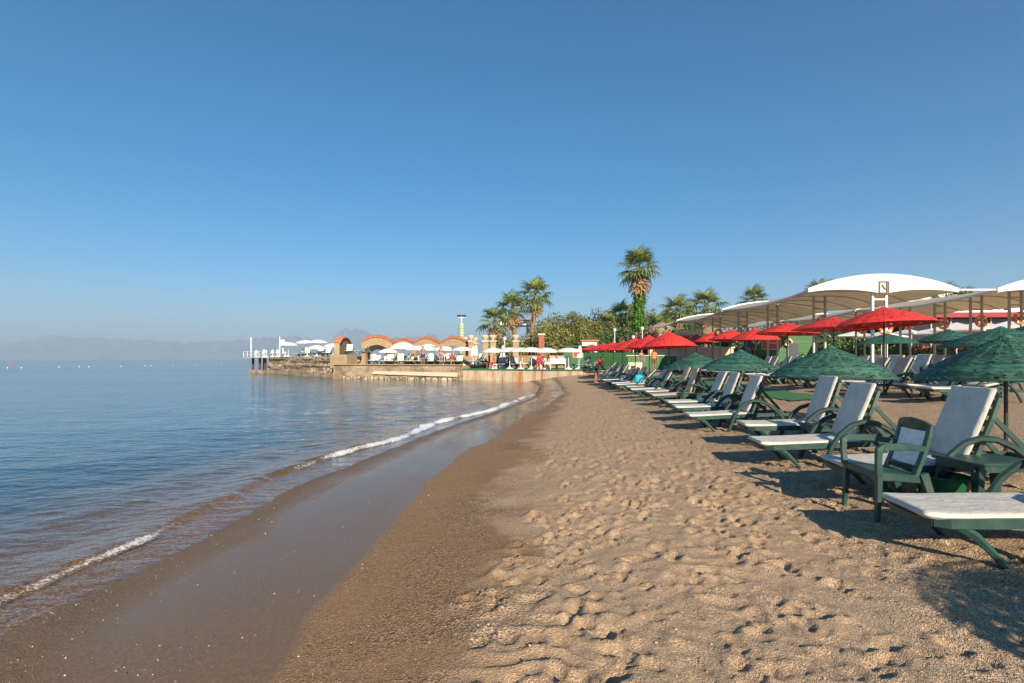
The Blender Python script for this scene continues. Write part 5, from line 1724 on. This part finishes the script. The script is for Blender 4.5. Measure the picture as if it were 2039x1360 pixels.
    for s in (-1, 1):
        p = hd + fwd * .082 * k + sdv * (.03 * s * k) + up * .012 * k
        fc.lathe([(.004, -.008), (.009, 0), (.004, .008)], 6)
        fc.v[-18:] = [(p.x + v[0], p.y + v[1], p.z + v[2]) for v in fc.v[-18:]]
    fc.bar(hd + fwd * .085 * k - up * .052 * k - sdv * .02, hd + fwd * .085 * k - up * .052 * k + sdv * .02, .008, .008)
    fc.build('face', HAIR, bo)
    ns = MB().sweep([hd + fwd * .07 * k + up * .02 * k, hd + fwd * .108 * k - up * .018 * k, hd + fwd * .08 * k - up * .03 * k], [.008, .014, .008], 6)
    ns.build('nose', skin, bo, True)
    return t


BEND = dict(waist=(0, .06, 1.08), chest=(0, .17, 1.24), neck=(0, .25, 1.37), throat=(0, .29, 1.42), head=(0, .35, 1.47), crown=(0, .38, 1.55), shL=(-.17, .22, 1.33), shR=(.17, .22, 1.33),
            elL=(-.2, .28, 1.05), elR=(.2, .3, 1.06), wrL=(-.12, .42, .88), wrR=(.12, .44, .86), knL=(-.10, .05, .49), knR=(.11, -.02, .5), anL=(-.1, .0, .09), anR=(.12, -.12, .09), toR=(.13, .05, .03))
STAND = dict()
WALK = dict(knL=(-.1, .14, .5), anL=(-.1, .12, .09), toL=(-.1, .28, .03), knR=(.1, -.03, .49), anR=(.1, -.18, .12), toR=(.1, -.04, .03), wrL=(-.24, -.08, .9), wrR=(.24, .16, .92))
ARMUP = dict(elR=(.28, .12, 1.2), wrR=(.14, .26, 1.38))
SIT = dict(pelvis=(0, 0, .50), waist=(0, .0, .65), chest=(0, -.02, .84), neck=(0, -.01, 1.0), throat=(0, .01, 1.07), head=(0, .03, 1.15), crown=(0, .02, 1.23), shL=(-.17, -.02, .955), shR=(.17, -.02, .955), elL=(-.22, .02, .70), elR=(.22, .02, .70),
           wrL=(-.13, .22, .60), wrR=(.13, .22, .60), hipL=(-.09, .03, .48), hipR=(.09, .03, .48), knL=(-.11, .42, .48), knR=(.11, .42, .48), anL=(-.11, .43, .09), anR=(.11, .43, .09), toL=(-.11, .58, .03), toR=(.11, .58, .03))


def torso(lo, hi, xw=.19): return lambda c: lo < c.z < hi and abs(c.x) < xw


RED_C, BLK_C, GRY_C, BLU_C, NAV_C, ORA_C, WHT_C = cloth('red', (.55, .03, .04)), cloth('black', (.02, .02, .022)), cloth('grey', (.13, .13, .14)), cloth('blue', (.04, .12, .5)), cloth('navy', (.03, .03, .12)), cloth('orange', (.7, .25, .06)), cloth('white', (.7, .69, .66))
v = at(1187, 765, 31.0); zf = gtop(v.x, 31.0)
person('woman in a red top and dark shorts bending beside the loungers', (v.x, 31.0, zf), R(-95), BEND, SKIN2, [('red_top', RED_C, lambda c: 1.12 < c.z < 1.39 and abs(c.x) < .26 and c.y < .4 and c.z > 1.0), ('grey_wrap', GRY_C, torso(.93, 1.12, .18)), ('shorts', BLK_C, torso(.72, .95, .22))], h=1.72)
PEOPLE = [(842, 46.0, ZA + .01, 170, STAND, SKIN2, [('dark_shorts', NAV_C, torso(.58, .95, .22))], 'man in dark shorts standing with his back turned on the stone terrace', 1.72),
          (878, 45.3, ZA + .01, 185, ARMUP, SKIN, [('blue_bikini', BLU_C, torso(.84, .96, .2)), ('bikini_top', BLU_C, torso(1.2, 1.3, .17))], 'person in a blue bikini standing between the white parasols', 1.66),
          (901, 45.0, ZA + .01, 100, WALK, SKIN, [('red_wrap', RED_C, torso(.55, 1.0, .24))], 'person with a red wrap around the hips on the stone terrace', 1.6),
          (1074, 41.2, ZB + .08, 165, SIT, SKIN2, [('red_swimsuit', RED_C, torso(.40, .95, .2))], 'person in a red swimsuit sitting on the green deck', 1.66),
          (1092, 41.8, ZB + .08, 150, SIT, SKIN, [('white_shorts', WHT_C, torso(.40, .58, .22))], 'person in pale shorts sitting next to the white bench', 1.66),
          (1277, 38.6, None, 200, STAND, SKIN, [('grey_dress', GRY_C, torso(.5, 1.3, .19))], 'person in a grey dress standing at the beach bar', 1.68),
          (1302, 38.2, None, 185, ARMUP, SKIN2, [('orange_top', ORA_C, torso(.98, 1.4, .21)), ('brown_shorts', cloth('brown', (.14, .07, .04)), torso(.6, .97, .22))], 'person in an orange top ordering at the beach bar', 1.74),
          (1490, 35.0, None, 190, ARMUP, SKIN, [('blue_shirt', BLU_C, torso(.85, 1.4, .22)), ('white_trousers', WHT_C, lambda c: .12 < c.z < .9 and abs(c.x) < .24)], 'person in a blue shirt standing by the canopy posts', 1.74),
          (1499, 35.6, None, 170, STAND, SKIN2, [('black_shirt', BLK_C, torso(.9, 1.4, .25)), ('dark_trousers', BLK_C, lambda c: .12 < c.z < .9 and abs(c.x) < .24)], 'person dressed in black beside the one in blue', 1.76),
          (985, 43.0, ZB + .08, 120, SIT, SKIN, [('red_shorts', RED_C, torso(.40, .58, .22))], 'person in red shorts sitting below the leftmost deck parasol', 1.66)]
for (px, Y, zd, rz, pose, sk, cl, lab, h) in PEOPLE:
    v = at(px, 0, Y)
    person(lab, (v.x, Y, gtop(v.x, Y) if zd is None else zd), R(rz), pose, sk, cl, h=h, hair=HAIR2 if px in (842, 1092) else HAIR)
# stools for the seated people
for px, Y, zd, rz, lab in ((1074, 41.2, ZB + .08, 165, 'low white stool under the person in red on the deck'), (1092, 41.8, ZB + .08, 150, 'low white stool under the person beside the bench'), (985, 43.0, ZB + .08, 120, 'low white stool under the person in red shorts')):
    v = at(px, 0, Y); t = thing('stool', lab, 'stool', (v.x, Y, zd), R(rz), 'white stools')
    MB().box(0, .02, .37, .36, .36, .05).build('seat', WHITE_PT, t, bevel=.01)
    for sx in (-1, 1):
        for sy in (-1, 1): MB().box(.14 * sx, .02 + .14 * sy, .17, .04, .04, .35).build('leg', WHITE_PT, t)


# ------------------------------------------------------------------ towels, bags and dining furniture
def towel(label, lo, s0, s1, y0, y1, zoff, material, on_back=False, theta=60):
    """a cloth lying on a lounger, in the lounger's own axes, placed as a thing of its own"""
    o = lo
    n, m = 14, 8
    U, V = np.meshgrid(np.linspace(s0, s1, n), np.linspace(y0, y1, m), indexing='ij')
    ca, sa = math.cos(R(theta)), math.sin(R(theta))
    wr = .012 * fbm(U * 9 + s0, V * 9, 3) + .008
    if on_back:
        X = 1.17 + ca * U - sa * (.085 + wr); Z = .315 + sa * U + ca * (.085 + wr)
    else:
        X = U; Z = .362 - .022 * U + wr + zoff
    side = np.clip(np.abs(V) - .30, 0, 1); Z = Z - side * 1.8; Vv = np.sign(V) * np.minimum(np.abs(V), .325 + side * .1)
    P = np.stack([X, Vv, Z], -1).reshape(-1, 3)
    me = np_mesh('towel', np.concatenate([P, P - [0, 0, .008]]), np.concatenate([grid_faces(n, m), grid_faces(n, m)[:, ::-1] + n * m]), material, True)
    t = link('towel', me); t.matrix_world = o.matrix_basis.copy()
    tag(t, label, 'towel', 'towels on loungers')


LO = [o for o in COL.objects if o.name.startswith('sun_lounger') and o.get('group') == 'loungers in the row nearest the sea']
LO.sort(key=lambda o: o.location.y)
towel('sand coloured towel draped over an upright lounger back near the sea', LO[8], .05, .80, -.36, .36, 0, cloth('sand', (.62, .45, .30)), True, 62)
towel('sand coloured towel lying on the seat of a lounger near the sea', LO[8], .35, 1.1, -.30, .30, 0, cloth('sand', (.62, .45, .30)))
towel('bright orange cloth lying on a lounger beside the sea', LO[10], .45, .85, -.25, .30, .01, cloth('orange', (.7, .25, .06)))
towel('pale lilac cloth heaped on a far lounger', LO[12], .4, .75, -.2, .25, .05, cloth('lilac', (.42, .42, .58)))
towel('pale blue towel spread on a lounger near the bending woman', LO[13], .3, 1.1, -.3, .3, .01, cloth('paleblue', (.30, .48, .60)))
b = LO[11].location
t = thing('beach_bag', 'turquoise beach bag standing on a lounger by the sea', 'bag', (b.x + 1.0, b.y + .1, b.z + .37), R(20))
MB().box(0, 0, .2, .42, .22, .40, 0, .85, .7).build('body', cloth('turquoise', (.03, .36, .50)), t, bevel=.04, seg=2)
MB().tube([(-.1, -.1, .38), (-.08, -.1, .55), (.08, -.1, .55), (.1, -.1, .38)], .012, 6).build('handle', cloth('turquoise', (.03, .36, .50)), t)
far_rows = [o for o in COL.objects if o.name.startswith('sun_lounger') and o.get('group') in ('loungers in the second row', 'loungers in the third row', 'loungers in the fourth row')]
cols_ = [cloth('teal', (.02, .22, .30)), cloth('red', (.55, .03, .04)), cloth('sand', (.62, .45, .30)), cloth('aqua', (.1, .4, .42)), cloth('pink', (.5, .12, .2))]
nm_ = ['dark teal', 'red', 'sand coloured', 'aqua', 'pink']
for i, idx in enumerate((7, 9, 16, 25, 31, 38, 42)):
    if idx < len(far_rows): towel(nm_[i % 5] + ' towel on a lounger of the ' + ['second', 'second', 'second', 'third', 'third', 'fourth', 'fourth'][i] + ' row' + (', further back' if i in (5, 6, 2, 4) else ''), far_rows[idx], .3, 1.15, -.3, .3, .01, cols_[i % 5])


def dining_chair(x, y, rz, z, label, material):
    t = thing('dining_chair', label, 'chair', (x, y, z), rz, 'chairs by the bar and on the terrace')
    MB().box(0, 0, .44, .46, .46, .05).build('seat', material, t)
    MB().box(0, .22, .70, .46, .04, .46).build('backrest', material, t, bevel=.01)
    for sx in (-1, 1):
        for sy in (-1, 1): MB().box(.2 * sx, .2 * sy, .21, .035, .035, .42).build('leg', DARK_PL, t)


CB = mat('chair_blue_grey', (.20, .24, .26), .6, .15, 6)
for i, (px, Y) in enumerate([(1320, 42), (1333, 43), (1347, 43.6), (1361, 42.5), (1378, 43), (1394, 43.5), (1406, 42)]):
    v = at(px, 0, Y); dining_chair(v.x, Y, R(40 * i), gz(v.x, Y), ORDL[i] + ' blue-grey chair standing beside the beach bar', CB)
for i, (px, Y) in enumerate([(1258, 36), (1271, 35.4)]):
    v = at(px, 0, Y); dining_chair(v.x, Y, R(165 + 10 * i), gz(v.x, Y), ['cream backed chair on the sand before the bar, left one', 'cream backed chair on the sand before the bar, right one'][i], CREAM)
for i, (px, Y) in enumerate([(1008, 48), (1022, 47.6), (1032, 47.3), (1044, 47), (1062, 46.2), (1082, 45.8), (760, 52), (842, 50.5), (868, 50), (905, 49.5)]):
    v = at(px, 0, Y); zd = ZA if px < 960 else ZB + .08
    dining_chair(v.x, Y - 1.0, R(30 * i), zd, ORDL[i] + ' white dining chair placed among the terrace parasols', WHITE_PT)


# ------------------------------------------------------------------ pebbles and shell bits in the foreground
def pebbles():
    rnd = np.random.default_rng(21)
    n = 9000
    y = 1.9 + 7.5 * rnd.random(n) ** 1.8
    x = (rnd.random(n) * 2 - 1) * (y * 1.05 + .3)
    sx = shore(y); t = (x - sx) / (footline(y) - sx)
    p = np.where(t < -.02, 0, np.where(t < .10, .8, np.where(t < .36, .10 + .5 * (y < 3.0) * (t < .25), np.where(t < .5, .12, .75))))
    keep = (rnd.random(n) < p) & (x < y * 1.03)
    x, y, t = x[keep], y[keep], t[keep]
    n = len(x)
    z = np.array([gtop(a, b) for a, b in zip(x, y)])
    s = (.0022 + .0065 * rnd.random(n) ** 3.2)
    base = np.array([(1, 0, 0), (.3, .9, .1), (-.8, .5, 0), (-.7, -.6, .05), (.4, -.85, 0), (.05, .05, .6), (0, 0, -.5)], float)
    fs = np.array([(0, 1, 5), (1, 2, 5), (2, 3, 5), (3, 4, 5), (4, 0, 5), (1, 0, 6), (2, 1, 6), (3, 2, 6), (4, 3, 6), (0, 4, 6)])
    a = rnd.random(n) * 6.283
    V = np.repeat(base[None], n, 0) * (1 + .35 * (rnd.random((n, 7, 1)) - .5)) * s[:, None, None] * (1 + .8 * rnd.random((n, 1, 3)) * [1, .3, .4])
    ca, sa = np.cos(a)[:, None], np.sin(a)[:, None]
    P = np.stack([V[..., 0] * ca - V[..., 1] * sa + x[:, None], V[..., 0] * sa + V[..., 1] * ca + y[:, None], V[..., 2] + (z + s * .3)[:, None]], -1)
    Fc = (fs[None] + (np.arange(n) * 7)[:, None, None]).reshape(-1, 3)
    m, nt, out = nodes_of('pebble'); N = NT(nt)
    b = N.n('BsdfPrincipled')
    c = N.ramp(N.n('NewGeometry').outputs['Random Per Island'], [(0., (.10, .07, .05)), (.3, (.30, .20, .13)), (.6, (.42, .32, .23)), (.82, (.55, .45, .35)), (.93, (.36, .38, .40)), (1., (.80, .74, .66))], 'CONSTANT').outputs[0]
    N.l(c, b.inputs['Base Color']); b.inputs['Roughness'].default_value = .55
    N.l(b.outputs[0], out.inputs['Surface'])
    o = link('pebbles', np_mesh('pebbles', P.reshape(-1, 3), Fc, m))
    tag(o, 'small pebbles and shell bits strewn over the sand', 'pebbles', kind='stuff')


pebbles()
